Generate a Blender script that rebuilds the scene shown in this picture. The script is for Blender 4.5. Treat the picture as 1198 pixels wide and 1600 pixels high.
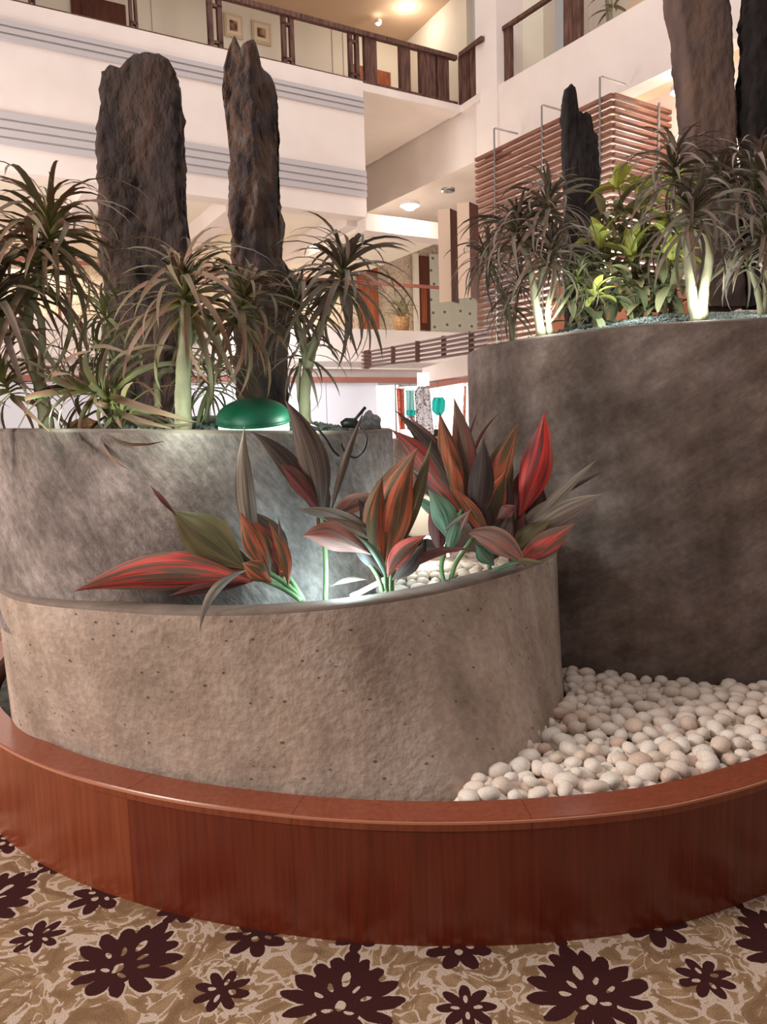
import bpy, bmesh, math, random
from mathutils import Vector, Matrix, noise
for o in list(bpy.data.objects): bpy.data.objects.remove(o)
SC = bpy.context.scene; COL = SC.collection
R = math.radians
F = 1200.0; PITCH = R(6.0); ROLL = R(-1.65); EYE = Vector((0, 0, 1.5))
# ------------------------------------------------------------------ camera
_c, _s = math.cos(ROLL), math.sin(ROLL)
_right = Vector((1, 0, 0)); _up = Vector((0, math.sin(PITCH), math.cos(PITCH))); _fwd = Vector((0, math.cos(PITCH), -math.sin(PITCH)))
CX = _c*_right + _s*_up; CY = -_s*_right + _c*_up
cam = bpy.data.cameras.new('camera'); cam.sensor_fit = 'HORIZONTAL'; cam.sensor_width = 27.0; cam.lens = F/1198*27.0; cam.clip_end = 200
co = bpy.data.objects.new('camera', cam); COL.objects.link(co)
m = Matrix.Identity(4)
for i in range(3): m[i][0] = CX[i]; m[i][1] = CY[i]; m[i][2] = -_fwd[i]; m[i][3] = EYE[i]
co.matrix_world = m; SC.camera = co
# ------------------------------------------------------------------ world, lights, exposure
SC.view_settings.view_transform = 'Standard'; SC.view_settings.look = 'None'; SC.view_settings.gamma = 1; SC.view_settings.use_curve_mapping = False
SC.view_settings.exposure = 0.0
w = bpy.data.worlds.new('world'); SC.world = w; w.use_nodes = True
w.node_tree.nodes['Background'].inputs[0].default_value = (1.0, .87, .80, 1); w.node_tree.nodes['Background'].inputs[1].default_value = .36
def lamp(kind, name, loc, energy, color=(1, .86, .72), size=.3, target=None, spot=None, size_y=None):
    l = bpy.data.lights.new(name, kind); l.energy = energy; l.color = color
    if kind == 'AREA':
        l.size = size
        if size_y: l.shape = 'RECTANGLE'; l.size_y = size_y
    elif kind in ('POINT', 'SPOT'): l.shadow_soft_size = size
    if spot: l.spot_size = R(spot); l.spot_blend = .6
    o = bpy.data.objects.new(name, l); COL.objects.link(o); o.location = loc
    if target is not None: o.rotation_euler = (Vector(target)-Vector(loc)).to_track_quat('-Z', 'Y').to_euler()
    return o
lamp('AREA', 'atrium_light', (1.0, 6.0, 11.5), 430, (1, .90, .84), 7, (1.0, 7.0, 0))
lamp('AREA', 'lobby_light', (-4.4, 1.0, 3.4), 270, (1, .90, .82), 1.3, (-.9, 3.0, .8))
lamp('AREA', 'gallery_wash', (2.5, 6.0, 8.5), 95, (1, .92, .89), 2.5, (-2.5, 10.5, 5.2))
lamp('AREA', 'soffit_fill', (-5.2, 6.5, 2.8), 200, (1, .90, .86), 1.6, (1.2, 12, 6.2))  # added fill out of view, stands in for bounce onto the soffits
lamp('AREA', 'soffit_fill', (6.4, 6.0, 3.0), 270, (1, .90, .86), 1.6, (.5, 11.5, 5.6))  # second added fill from the right, no real fixture
lamp('AREA', 'middle_gallery_fill', (-1.5, 14.2, 4.3), 60, (1, .90, .80), 2.0, (-1.5, 14.2, 0))  # added fill to brighten the middle gallery, no fixture of its own
lamp('AREA', 'middle_gallery_fill', (-5.5, 12.2, 4.3), 60, (1, .90, .80), 2.0, (-5.5, 12.2, 0))  # same added fill, further left
lamp('AREA', 'partition_light', (-1.5, 11.5, 2.7), 40, (.92, .95, 1), 1.5, (-1.0, 13.3, 1.6))
# ------------------------------------------------------------------ helpers: points
def ray(px, py):
    return (px-599)/F*CX + (800-py)/F*CY + _fwd
def at(px, py, Y):
    d = ray(px, py); return EYE + d*(Y/d.y)
def onz(px, py, z):
    d = ray(px, py); return EYE + d*((z-EYE.z)/d.z)
def hit(px, py, p0, ang):
    d = ray(px, py); ux, uy = math.cos(R(ang)), math.sin(R(ang))
    t = (p0.x*uy - p0.y*ux)/(d.x*uy - d.y*ux)
    return EYE + d*t
# ------------------------------------------------------------------ helpers: objects
def tag(o, label=None, cat=None, group=None, kind=None):
    if label: o['label'] = label
    if cat: o['category'] = cat
    if group: o['group'] = group
    if kind: o['kind'] = kind
    return o
def link(name, me, mat=None, parent=None, smooth=False):
    if mat and not me.materials: me.materials.append(mat)
    if smooth:
        for p in me.polygons: p.use_smooth = True
    o = bpy.data.objects.new(name, me); COL.objects.link(o)
    if parent: o.parent = parent
    return o
def mesh(name, vs, fs, mat, parent=None, smooth=False, uv=None):
    me = bpy.data.meshes.new(name); me.from_pydata([tuple(v) for v in vs], [], fs)
    if uv:
        l = me.uv_layers.new(name='UVMap')
        for lp in me.loops: l.data[lp.index].uv = uv[lp.vertex_index]
    me.update(); return link(name, me, mat, parent, smooth)
def empty(name, loc=(0, 0, 0)):
    o = bpy.data.objects.new(name, None); COL.objects.link(o); o.empty_display_size = .1; o.location = loc; return o
def keep(o, root):
    o.parent = root; o.matrix_parent_inverse = Matrix.Translation(-Vector(root.location)); return o
class MB:
    def __init__(s): s.v = []; s.f = []
    def prism(s, bottom, top):
        n = len(bottom); b = len(s.v); s.v += [Vector(p) for p in bottom]+[Vector(p) for p in top]
        s.f += [list(range(b+n-1, b-1, -1)), list(range(b+n, b+2*n))]
        for i in range(n): j = (i+1) % n; s.f.append([b+i, b+j, b+n+j, b+n+i])
        return s
    def box(s, c, hx, hy, hz, ang=0):
        ca, sa = math.cos(ang), math.sin(ang); c = Vector(c)
        q = [Vector((x*ca-y*sa, x*sa+y*ca, 0)) for x, y in ((-hx, -hy), (hx, -hy), (hx, hy), (-hx, hy))]
        return s.prism([c+p-Vector((0, 0, hz)) for p in q], [c+p+Vector((0, 0, hz)) for p in q])
    def bar(s, a, b, wa, ha, up=Vector((0, 0, 1))):
        a, b = Vector(a), Vector(b); d = (b-a).normalized(); x = d.cross(up)
        if x.length < 1e-3: x = d.cross(Vector((0, 1, 0)))
        x.normalize(); y = x.cross(d)
        q = [-x*wa-y*ha, x*wa-y*ha, x*wa+y*ha, -x*wa+y*ha]
        return s.prism([a+p for p in q], [b+p for p in q])
    def tube(s, pts, rad, n=8):
        pts = [Vector(p) for p in pts]; b = len(s.v); k = len(pts)
        rs = rad if isinstance(rad, (list, tuple)) else [rad]*k
        ref = Vector((.3, .9, .2)).normalized()
        for i, p in enumerate(pts):
            t = (pts[min(i+1, k-1)]-pts[max(i-1, 0)]).normalized(); x = t.cross(ref).normalized(); y = t.cross(x)
            for j in range(n):
                a = 2*math.pi*j/n; s.v.append(p+(x*math.cos(a)+y*math.sin(a))*rs[i])
        for i in range(k-1):
            for j in range(n):
                jj = (j+1) % n; s.f.append([b+i*n+j, b+i*n+jj, b+(i+1)*n+jj, b+(i+1)*n+j])
        s.f.append([b+j for j in range(n)][::-1]); s.f.append([b+(k-1)*n+j for j in range(n)])
        return s
    def lathe(s, c, prof, n=24, axis=None):
        c = Vector(c); b = len(s.v); q = Vector((0, 0, 1)).rotation_difference(Vector(axis)) if axis is not None else None
        for r_, z in prof:
            for j in range(n):
                a = 2*math.pi*j/n; p = Vector((r_*math.cos(a), r_*math.sin(a), z)); s.v.append(c+(q@p if q else p))
        for i in range(len(prof)-1):
            for j in range(n):
                jj = (j+1) % n; s.f.append([b+i*n+j, b+i*n+jj, b+(i+1)*n+jj, b+(i+1)*n+j])
        return s
    def build(s, name, mat, parent=None, smooth=False):
        o = mesh(name, s.v, s.f, mat, None, smooth)
        if parent: keep(o, parent)
        return o
def slab_plane(pts_bottom, pts_top, thick, n):   # a wall piece: quad face with thickness pushed along n
    n = Vector(n)*thick
    return MB().prism([pts_bottom[0], pts_bottom[1], pts_bottom[1]+n, pts_bottom[0]+n], [pts_top[0], pts_top[1], pts_top[1]+n, pts_top[0]+n])
def bez(a, c, b, n):
    return [(1-t)**2*a+2*t*(1-t)*c+t*t*b for t in [i/n for i in range(n+1)]]
def catmull(pts, n=6):
    P = [Vector(p) for p in pts]; P = [2*P[0]-P[1]]+P+[2*P[-1]-P[-2]]; out = []
    for i in range(1, len(P)-2):
        for k in range(n):
            t = k/n; a, b, c, d = P[i-1:i+3]
            out.append(.5*((2*b)+(c-a)*t+(2*a-5*b+4*c-d)*t*t+(3*b-a-3*c+d)*t**3))
    out.append(P[-2]); return out
def lerp_tab(tab, x):
    if x <= tab[0][0]: return tab[0][1]
    for (a, b), (c, d) in zip(tab, tab[1:]):
        if x <= c: return b+(d-b)*(x-a)/(c-a)
    return tab[-1][1]
# ------------------------------------------------------------------ helpers: materials
class N:                                    # tiny expression builder over shader math nodes
    t = None
    def __init__(s, sock): s.s = sock
    @staticmethod
    def op(o, *a):
        n = N.t.nodes.new('ShaderNodeMath'); n.operation = o
        for i, x in enumerate(a):
            if isinstance(x, N): N.t.links.new(x.s, n.inputs[i])
            else: n.inputs[i].default_value = x
        return N(n.outputs[0])
    def __add__(s, o): return N.op('ADD', s, o)
    __radd__ = __add__
    def __sub__(s, o): return N.op('SUBTRACT', s, o)
    def __rsub__(s, o): return N.op('SUBTRACT', o, s)
    def __mul__(s, o): return N.op('MULTIPLY', s, o)
    __rmul__ = __mul__
    def __truediv__(s, o): return N.op('DIVIDE', s, o)
def nd(t, kind, **kw):
    n = t.nodes.new(kind)
    for k, v in kw.items():
        if k in n.inputs: n.inputs[k].default_value = v
        else: setattr(n, k, v)
    return n
def srgb(r, g, b):
    f = lambda c: (c/255/12.92) if c/255 <= .04045 else ((c/255+.055)/1.055)**2.4
    return (f(r), f(g), f(b), 1)
def newmat(name, rough=.6, spec=.4):
    m_ = bpy.data.materials.new(name); m_.use_nodes = True; t = m_.node_tree; b = t.nodes['Principled BSDF']
    b.inputs['Roughness'].default_value = rough; b.inputs['Specular IOR Level'].default_value = spec
    return m_, t, b
def ramp(t, fac, stops):
    r_ = t.nodes.new('ShaderNodeValToRGB'); e = r_.color_ramp.elements
    while len(e) < len(stops): e.new(.5)
    for el, (p, c) in zip(e, stops): el.position = p; el.color = c
    t.links.new(fac, r_.inputs[0]); return r_.outputs[0]
def mapping(t, src, scale=(1, 1, 1), rot=(0, 0, 0)):
    mp = t.nodes.new('ShaderNodeMapping'); mp.inputs['Scale'].default_value = scale; mp.inputs['Rotation'].default_value = rot
    t.links.new(src, mp.inputs[0]); return mp.outputs[0]
def noisemat(name, stops, scale=8, detail=6, rough=.7, bump=.3, bdist=.01, bscale=None, stretch=(1, 1, 1), rot=(0, 0, 0), spec=.3, coord='Object', distort=0):
    m_, t, b = newmat(name, rough, spec)
    tc = t.nodes.new('ShaderNodeTexCoord').outputs[coord]; mp = mapping(t, tc, stretch, rot)
    n1 = nd(t, 'ShaderNodeTexNoise', Scale=scale, Detail=detail, Distortion=distort); t.links.new(mp, n1.inputs['Vector'])
    t.links.new(ramp(t, n1.outputs['Fac'], stops), b.inputs['Base Color'])
    if bump:
        n2 = nd(t, 'ShaderNodeTexNoise', Scale=bscale or scale*2.5, Detail=8, Roughness=.6); t.links.new(mp, n2.inputs['Vector'])
        bp = nd(t, 'ShaderNodeBump', Strength=bump, Distance=bdist); t.links.new(n2.outputs['Fac'], bp.inputs['Height']); t.links.new(bp.outputs[0], b.inputs['Normal'])
    return m_
def plain(name, c, rough=.6, spec=.4, metal=0, emit=0, ecol=None):
    m_, t, b = newmat(name, rough, spec); b.inputs['Base Color'].default_value = srgb(*c); b.inputs['Metallic'].default_value = metal
    if emit: b.inputs['Emission Color'].default_value = srgb(*(ecol or c)); b.inputs['Emission Strength'].default_value = emit
    return m_
def S(*c): return srgb(*c)
M = {}
M['plaster'] = noisemat('plaster', [(.3, S(217, 204, 197)), (.7, S(223, 211, 204))], 3, rough=.85, bump=.04)
M['fluted'] = plain('fluted_grey', (178, 172, 174), .8)
M['cream'] = plain('cream_paint', (230, 222, 206), .8)
M['tanwall'] = plain('beige_wall', (204, 188, 176), .8)
M['tan'] = plain('tan_ceiling', (206, 178, 150), .8)
M['partition'] = plain('partition_grey', (214, 216, 226), .5)
M['trimred'] = plain('brown_trim', (150, 92, 78), .5)
M['glass'] = None
M['fin_light'] = plain('fin_veneer', (206, 178, 156), .5)
M['fin_dark'] = plain('fin_dark', (84, 46, 36), .5)
M['orange_door'] = noisemat('door_wood', [(.3, S(120, 62, 38)), (.7, S(170, 96, 62))], 4, stretch=(6, 6, .6), rough=.45, bump=.05)
M['dark_door'] = noisemat('dark_door_wood', [(.3, S(72, 36, 22)), (.7, S(100, 52, 32))], 4, stretch=(6, 6, .6), rough=.45, bump=.05)
M['post'] = noisemat('dark_timber', [(.3, S(58, 36, 30)), (.7, S(112, 78, 66))], 6, stretch=(5, 5, .7), rough=.7, bump=.4)
M['slat'] = noisemat('slat_wood', [(.3, S(106, 68, 56)), (.7, S(142, 96, 80))], 5, stretch=(1, 1, 6), rough=.5, bump=.1)
M['steel'] = plain('steel_rod', (150, 146, 144), .35, .5, .8)
M['bronze'] = plain('bronze_bar', (110, 82, 74), .4, .5, .6)
M['crazed'] = None
M['stone_slab'] = noisemat('standing_stone', [(.3, S(50, 42, 44)), (.46, S(84, 70, 68)), (.54, S(104, 78, 64)), (.66, S(112, 102, 100))], 7, detail=12, stretch=(1.4, 1.4, .9), rough=.8, bump=1, bdist=.03, bscale=24)
M['stone_dark'] = noisemat('standing_stone_dark', [(.3, S(26, 22, 24)), (.6, S(50, 42, 42)), (.8, S(66, 56, 52))], 6, detail=9, stretch=(1.6, 1.6, .5), rough=.85, bump=.9, bdist=.02, bscale=18)
M['gravel'] = noisemat('gravel', [(.3, S(70, 74, 72)), (.6, S(116, 122, 118)), (.8, S(150, 152, 146))], 14, rough=.85, bump=.4)
M['bark'] = noisemat('pale_bark', [(.3, S(124, 118, 94)), (.7, S(158, 152, 124))], 18, stretch=(1, 1, .5), rough=.75, bump=.5, bdist=.004)
M['bark_dark'] = noisemat('brown_bark', [(.3, S(88, 80, 58)), (.7, S(124, 112, 84))], 18, stretch=(1, 1, .5), rough=.75, bump=.4, bdist=.004)
M['greenlamp'] = plain('green_enamel', (0, 84, 60), .5, .5)
M['lampwhite'] = plain('lamp_diffuser', (240, 255, 245), .4, emit=1.6, ecol=(214, 255, 232))
M['tube'] = plain('led_tube', (255, 255, 255), .3, emit=10, ecol=(232, 255, 250))
M['bulb'] = plain('lit_bulb', (255, 246, 232), .3, emit=25, ecol=(255, 240, 220))
M['bulb_soft'] = plain('lit_small_bulb', (255, 246, 232), .3, emit=9, ecol=(255, 240, 220))
M['rubber'] = plain('black_rubber', (26, 24, 24), .45)
M['lightbox'] = plain('lit_panel', (255, 255, 255), .5, emit=1.5, ecol=(255, 250, 246))
M['terracotta'] = noisemat('terracotta', [(.3, S(150, 88, 62)), (.7, S(196, 130, 100))], 5, rough=.8, bump=.3)
M['marble'] = noisemat('beige_marble', [(.3, S(196, 176, 150)), (.7, S(214, 196, 172))], 2, rough=.25, bump=0)
# glass
g, t, b = newmat('clear_glass', .05, .5); b.inputs['Transmission Weight'].default_value = 1; b.inputs['IOR'].default_value = 1.1; b.inputs['Base Color'].default_value = (.97, .98, .97, 1); M['glass'] = g
# crazed beige stone wall
g, t, b = newmat('crazed_wall', .8); tc = t.nodes.new('ShaderNodeTexCoord').outputs['Object']
nz = nd(t, 'ShaderNodeTexNoise', Scale=3.0, Detail=3); t.links.new(tc, nz.inputs['Vector'])
va = nd(t, 'ShaderNodeVectorMath', operation='ADD'); t.links.new(tc, va.inputs[0]); t.links.new(nz.outputs['Color'], va.inputs[1])
vo = nd(t, 'ShaderNodeTexVoronoi', feature='DISTANCE_TO_EDGE', Scale=9.0); t.links.new(va.outputs[0], vo.inputs['Vector'])
t.links.new(ramp(t, vo.outputs['Distance'], [(0, S(130, 112, 92)), (.06, S(206, 188, 164)), (1, S(214, 198, 176))]), b.inputs['Base Color']); M['crazed'] = g
# wallpaper with dots (pale green with dark medallions)
g, t, b = newmat('medallion_curtain', .8); tc = t.nodes.new('ShaderNodeTexCoord').outputs['Object']
sx = t.nodes.new('ShaderNodeSeparateXYZ'); t.links.new(tc, sx.inputs[0]); cx_ = t.nodes.new('ShaderNodeCombineXYZ'); t.links.new(sx.outputs[0], cx_.inputs[0]); t.links.new(sx.outputs[2], cx_.inputs[1])
vo = nd(t, 'ShaderNodeTexVoronoi', voronoi_dimensions='2D', feature='F1', Scale=3.6, Randomness=.35); t.links.new(cx_.outputs[0], vo.inputs['Vector'])
t.links.new(ramp(t, vo.outputs['Distance'], [(0, S(90, 88, 82)), (.09, S(120, 118, 108)), (.13, S(206, 206, 190)), (1, S(198, 198, 182))]), b.inputs['Base Color']); M['medallion'] = g
# concrete of the low planter
def concrete(name, c0, c1, c2, pits=True, diag=None, joint=None):
    m_, t, b = newmat(name, .8, .25); tc = t.nodes.new('ShaderNodeTexCoord').outputs['Object']
    n1 = nd(t, 'ShaderNodeTexNoise', Scale=4.0, Detail=8, Roughness=.62); t.links.new(tc, n1.inputs['Vector'])
    c = ramp(t, n1.outputs['Fac'], [(.3, c0), (.5, c1), (.72, c2)])
    n2 = nd(t, 'ShaderNodeTexNoise', Scale=38.0, Detail=4); t.links.new(tc, n2.inputs['Vector'])
    mx = nd(t, 'ShaderNodeMix', data_type='RGBA', blend_type='OVERLAY'); mx.inputs[0].default_value = .32
    t.links.new(c, mx.inputs[6]); t.links.new(n2.outputs['Fac'], mx.inputs[7]); c = mx.outputs[2]
    mp5 = mapping(t, tc, (4, 4, .5)); n5 = nd(t, 'ShaderNodeTexNoise', Scale=1.4, Detail=5); t.links.new(mp5, n5.inputs['Vector'])
    m5 = nd(t, 'ShaderNodeMix', data_type='RGBA', blend_type='OVERLAY'); m5.inputs[0].default_value = .55; t.links.new(c, m5.inputs[6]); t.links.new(ramp(t, n5.outputs['Fac'], [(.35, (.34, .34, .34, 1)), (.65, (.62, .62, .62, 1))]), m5.inputs[7]); c = m5.outputs[2]
    h = n2.outputs['Fac']
    if diag:
        mp = mapping(t, mapping(t, tc, (1, 1, 1), diag[1]), diag[0]); n3 = nd(t, 'ShaderNodeTexNoise', Scale=diag[2], Detail=7, Roughness=.65); t.links.new(mp, n3.inputs['Vector'])
        N.t = t; h = (N(h)*.35+N(n3.outputs['Fac'])*1.2).s
        m2 = nd(t, 'ShaderNodeMix', data_type='RGBA', blend_type='OVERLAY'); m2.inputs[0].default_value = .6
        t.links.new(c, m2.inputs[6]); t.links.new(ramp(t, n3.outputs['Fac'], [(.38, (.3, .3, .3, 1)), (.62, (.66, .66, .66, 1))]), m2.inputs[7]); c = m2.outputs[2]
    if pits:
        mp = mapping(t, tc, (1, 1, 1.6), (0, 0, 0)); vo = nd(t, 'ShaderNodeTexVoronoi', feature='F1', Scale=17.0, Randomness=1.0); t.links.new(mp, vo.inputs['Vector'])
        n4 = nd(t, 'ShaderNodeTexNoise', Scale=30.0, Detail=4); t.links.new(tc, n4.inputs['Vector'])
        N.t = t; pit = N.op('LESS_THAN', N(vo.outputs['Distance'])+N(n4.outputs['Fac'])*.45, .315)
        m3 = nd(t, 'ShaderNodeMix', data_type='RGBA'); t.links.new((pit*.75).s, m3.inputs[0]); t.links.new(c, m3.inputs[6]); m3.inputs[7].default_value = S(84, 66, 54); c = m3.outputs[2]
        h = (N(h)*.6-pit*.5).s
    t.links.new(c, b.inputs['Base Color'])
    bp = nd(t, 'ShaderNodeBump', Strength=.75, Distance=.012); t.links.new(h, bp.inputs['Height']); t.links.new(bp.outputs[0], b.inputs['Normal'])
    return m_
M['concrete_low'] = concrete('pitted_concrete', S(152, 132, 118), S(176, 156, 142), S(194, 176, 164))
M['concrete_rim'] = noisemat('planter_rim', [(.3, S(104, 88, 80)), (.7, S(124, 108, 98))], 12, rough=.8, bump=.2)
M['concrete_left'] = concrete('rough_left_render', S(108, 96, 91), S(134, 121, 116), S(164, 151, 147), False, ((15, 8, 4.5), (0, R(35), 0), 3.0))
M['concrete_right'] = concrete('rough_right_render', S(92, 76, 68), S(118, 102, 94), S(146, 130, 124), False, ((.8, 1.6, 4.0), (0, R(30), 0), 2.0))
# curb veneer: vertical reddish grain
def veneer(name, c0, c1):
    m_, t, b = newmat(name, .28, .5); tc = t.nodes.new('ShaderNodeTexCoord').outputs['Object']
    mp = mapping(t, tc, (14, 14, .5)); n1 = nd(t, 'ShaderNodeTexNoise', Scale=4.0, Detail=7, Roughness=.7); t.links.new(mp, n1.inputs['Vector'])
    t.links.new(ramp(t, n1.outputs['Fac'], [(.3, c0), (.7, c1)]), b.inputs['Base Color'])
    b.inputs['Coat Weight'].default_value = .25; b.inputs['Coat Roughness'].default_value = .25
    return m_
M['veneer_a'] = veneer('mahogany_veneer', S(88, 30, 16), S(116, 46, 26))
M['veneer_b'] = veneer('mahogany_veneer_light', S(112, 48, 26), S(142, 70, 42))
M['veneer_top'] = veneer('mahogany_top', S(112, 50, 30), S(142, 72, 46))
M['edge_glint'] = plain('edge_highlight', (186, 124, 96), .35)  # highlight on the kerb's outer top edge, put into the colour
# carpet : a damask drawn in polar coordinates round the kerb
CC = Vector((.193, 4.461, 0)); RC = 2.367
g, t, b = newmat('damask_carpet', .95, .1); N.t = t
geo = t.nodes.new('ShaderNodeNewGeometry'); sep = t.nodes.new('ShaderNodeSeparateXYZ'); t.links.new(geo.outputs['Position'], sep.inputs[0])
wn = nd(t, 'ShaderNodeTexNoise', Scale=22.0, Detail=2); t.links.new(geo.outputs['Position'], wn.inputs['Vector']); ws = t.nodes.new('ShaderNodeSeparateColor'); t.links.new(wn.outputs['Color'], ws.inputs[0])
X = N(sep.outputs[0])-CC.x; Y = N(sep.outputs[1])-CC.y
rr = N.op('SQRT', X*X+Y*Y); th = N.op('ARCTAN2', X, Y*-1)        # 0 straight towards the viewer
row = N.op('FLOOR', (rr-2.24)/.62)
u = (th+R(7.6))/R(14.6)+row*.5+.5
fu = N.op('FRACT', u)-.5                                          # palmette at 0, small flowers at +-.5
jx = (N(ws.outputs[0])-.5)*.022; jy = (N(ws.outputs[1])-.5)*.022
a = fu*R(14.6)*rr+jx
v = 2.56-(rr-row*.62)+jy
aa = N.op('ABSOLUTE', a)
def ell(x, y, cx, cy, rx, ry, rot=0):
    dx, dy = x-cx, y-cy; c_, s_ = math.cos(R(rot)), math.sin(R(rot))
    p = (dx*c_-dy*s_)/rx; q = (dx*s_+dy*c_)/ry
    return p*p+q*q
def mn(*l):
    r_ = l[0]
    for x in l[1:]: r_ = N.op('MINIMUM', r_, x)
    return r_
pal = mn(ell(aa, v, 0, .118, .024, .05), ell(aa, v, .034, .092, .021, .046, 14), ell(aa, v, .066, .06, .024, .048, 34), ell(aa, v, .1, .02, .026, .052, 58), ell(aa, v, .118, -.03, .025, .052, 80),
         ell(aa, v, .098, -.08, .021, .05, 112), ell(aa, v, .03, .02, .066, .075), ell(aa, v, 0, -.06, .06, .06), ell(aa, v, .052, -.115, .02, .042, 140), ell(aa, v, 0, -.13, .03, .038), ell(aa, v, .06, -.03, .05, .045))
light = mn(ell(aa, v, 0, .05, .011, .03), ell(aa, v, .035, .012, .007, .018, 30), ell(aa, v, .062, -.02, .007, .016, 60), ell(aa, v, 0, -.05, .014, .02), ell(aa, v, .03, -.07, .006, .014, 100))
ab = (N.op('ABSOLUTE', fu)-.5)*R(14.6)*rr*-1                       # distance from the small-flower axis
def rose(x, y, cy, Rr, n, ph=0.0):
    dy = y-cy; r_ = N.op('SQRT', x*x+dy*dy); an = N.op('ARCTAN2', x, dy)
    return r_/((N.op('ABSOLUTE', N.op('COSINE', an*(n/2)+ph))*.5+.52)*Rr), r_
f1, r1 = rose(ab, v, -.045, .078, 8); f2, r2 = rose(ab, v, .185, .095, 7); f3, r3 = rose(aa, v, .225, .065, 6)
dark = mn(pal, f1*f1, f2*f2, f3*f3)
spots = mn(light, ell(ab, v, .03, -.045, .012, .007), ell(ab, v, 0, -.015, .006, .013), ell(ab, v, 0, -.075, .006, .013), ell(ab, v, 0, .17, .012, .012), ell(ab, v, .035, .19, .012, .007, 20))
nz = nd(t, 'ShaderNodeTexNoise', Scale=6.0, Detail=1.0, Distortion=1.0); t.links.new(geo.outputs['Position'], nz.inputs['Vector'])
vs_ = nd(t, 'ShaderNodeVectorMath', operation='SCALE'); vs_.inputs[3].default_value = .30; t.links.new(nz.outputs['Color'], vs_.inputs[0])
va = nd(t, 'ShaderNodeVectorMath', operation='ADD'); t.links.new(geo.outputs['Position'], va.inputs[0]); t.links.new(vs_.outputs[0], va.inputs[1])
vo = nd(t, 'ShaderNodeTexVoronoi', feature='DISTANCE_TO_EDGE', Scale=13.0); t.links.new(va.outputs[0], vo.inputs['Vector'])
vein = N.op('LESS_THAN', N(vo.outputs['Distance']), N(nz.outputs['Fac'])*.30-.085)
nz2 = nd(t, 'ShaderNodeTexNoise', Scale=6.0, Detail=2, Distortion=3.0); t.links.new(geo.outputs['Position'], nz2.inputs['Vector'])
gate = N.op('GREATER_THAN', N(nz2.outputs['Fac']), .46)
halo = N.op('MULTIPLY', N.op('LESS_THAN', dark, 1.6), N.op('GREATER_THAN', N(nz2.outputs['Fac']), .43))
cream = N.op('MAXIMUM', vein*gate, halo)
isd = N.op('LESS_THAN', dark, 1.0)*(1-N.op('LESS_THAN', spots, 1.0))
fib = nd(t, 'ShaderNodeTexNoise', Scale=260.0, Detail=3); t.links.new(geo.outputs['Position'], fib.inputs['Vector'])
tanc = ramp(t, nz2.outputs['Fac'], [(.35, S(122, 94, 70)), (.6, S(148, 120, 92))])
def mixc(f, c1, c2):
    mx = nd(t, 'ShaderNodeMix', data_type='RGBA'); t.links.new(f.s, mx.inputs[0])
    for k, c in ((6, c1), (7, c2)):
        if isinstance(c, tuple): mx.inputs[k].default_value = c
        else: t.links.new(c, mx.inputs[k])
    return mx.outputs[2]
cc = mixc(isd, mixc(cream, tanc, S(184, 163, 148)), S(58, 28, 28))
mo = nd(t, 'ShaderNodeMix', data_type='RGBA', blend_type='OVERLAY'); mo.inputs[0].default_value = .8; t.links.new(cc, mo.inputs[6]); t.links.new(fib.outputs['Fac'], mo.inputs[7])
t.links.new(mo.outputs[2], b.inputs['Base Color'])
bp = nd(t, 'ShaderNodeBump', Strength=.6, Distance=.004); t.links.new((N(fib.outputs['Fac'])+isd*.6).s, bp.inputs['Height']); t.links.new(bp.outputs[0], b.inputs['Normal'])
M['carpet'] = g
# leaf materials: stripes run along the blade (uv.x across, uv.y along)
def leafmat(name, stops, mid=None, scale=5.0, rough=.5, base=None, thr=.5):
    m_, t, b = newmat(name, rough, .35); uvn = t.nodes.new('ShaderNodeUVMap').outputs[0]; oi = t.nodes.new('ShaderNodeObjectInfo')
    N.t = t; sp = t.nodes.new('ShaderNodeSeparateXYZ'); t.links.new(uvn, sp.inputs[0])
    cb = t.nodes.new('ShaderNodeCombineXYZ'); t.links.new((N(sp.outputs[0])*scale).s, cb.inputs[0]); t.links.new((N(sp.outputs[1])*.9).s, cb.inputs[1]); t.links.new((N(oi.outputs['Random'])*37).s, cb.inputs[2])
    n1 = nd(t, 'ShaderNodeTexNoise', Scale=1.0, Detail=3.0, Roughness=.55); t.links.new(cb.outputs[0], n1.inputs['Vector'])
    c = ramp(t, n1.outputs['Fac'], stops)
    cb2 = t.nodes.new('ShaderNodeCombineXYZ'); t.links.new((N(sp.outputs[0])*26).s, cb2.inputs[0]); t.links.new((N(sp.outputs[1])*1.5).s, cb2.inputs[1])
    n2 = nd(t, 'ShaderNodeTexNoise', Scale=1.0, Detail=1.0); t.links.new(cb2.outputs[0], n2.inputs['Vector'])
    mx = nd(t, 'ShaderNodeMix', data_type='RGBA', blend_type='OVERLAY'); mx.inputs[0].default_value = .5; t.links.new(c, mx.inputs[6]); t.links.new(n2.outputs['Fac'], mx.inputs[7]); c = mx.outputs[2]
    if base is not None:                    # the blade turns green towards its foot
        f = N.op('LESS_THAN', N(sp.outputs[1]), -1.0); mr = nd(t, 'ShaderNodeMapRange'); t.links.new(sp.outputs[1], mr.inputs[0])
        mr.inputs[1].default_value = 0; mr.inputs[2].default_value = thr; mr.inputs[3].default_value = 1; mr.inputs[4].default_value = 0
        mx = nd(t, 'ShaderNodeMix', data_type='RGBA'); t.links.new(mr.outputs[0], mx.inputs[0]); t.links.new(c, mx.inputs[6]); mx.inputs[7].default_value = base; c = mx.outputs[2]
    t.links.new(c, b.inputs['Base Color'])
    b.inputs['Subsurface Weight'].default_value = 0
    bp = nd(t, 'ShaderNodeBump', Strength=.4, Distance=.002); t.links.new(n2.outputs['Fac'], bp.inputs['Height']); t.links.new(bp.outputs[0], b.inputs['Normal'])
    return m_
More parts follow.
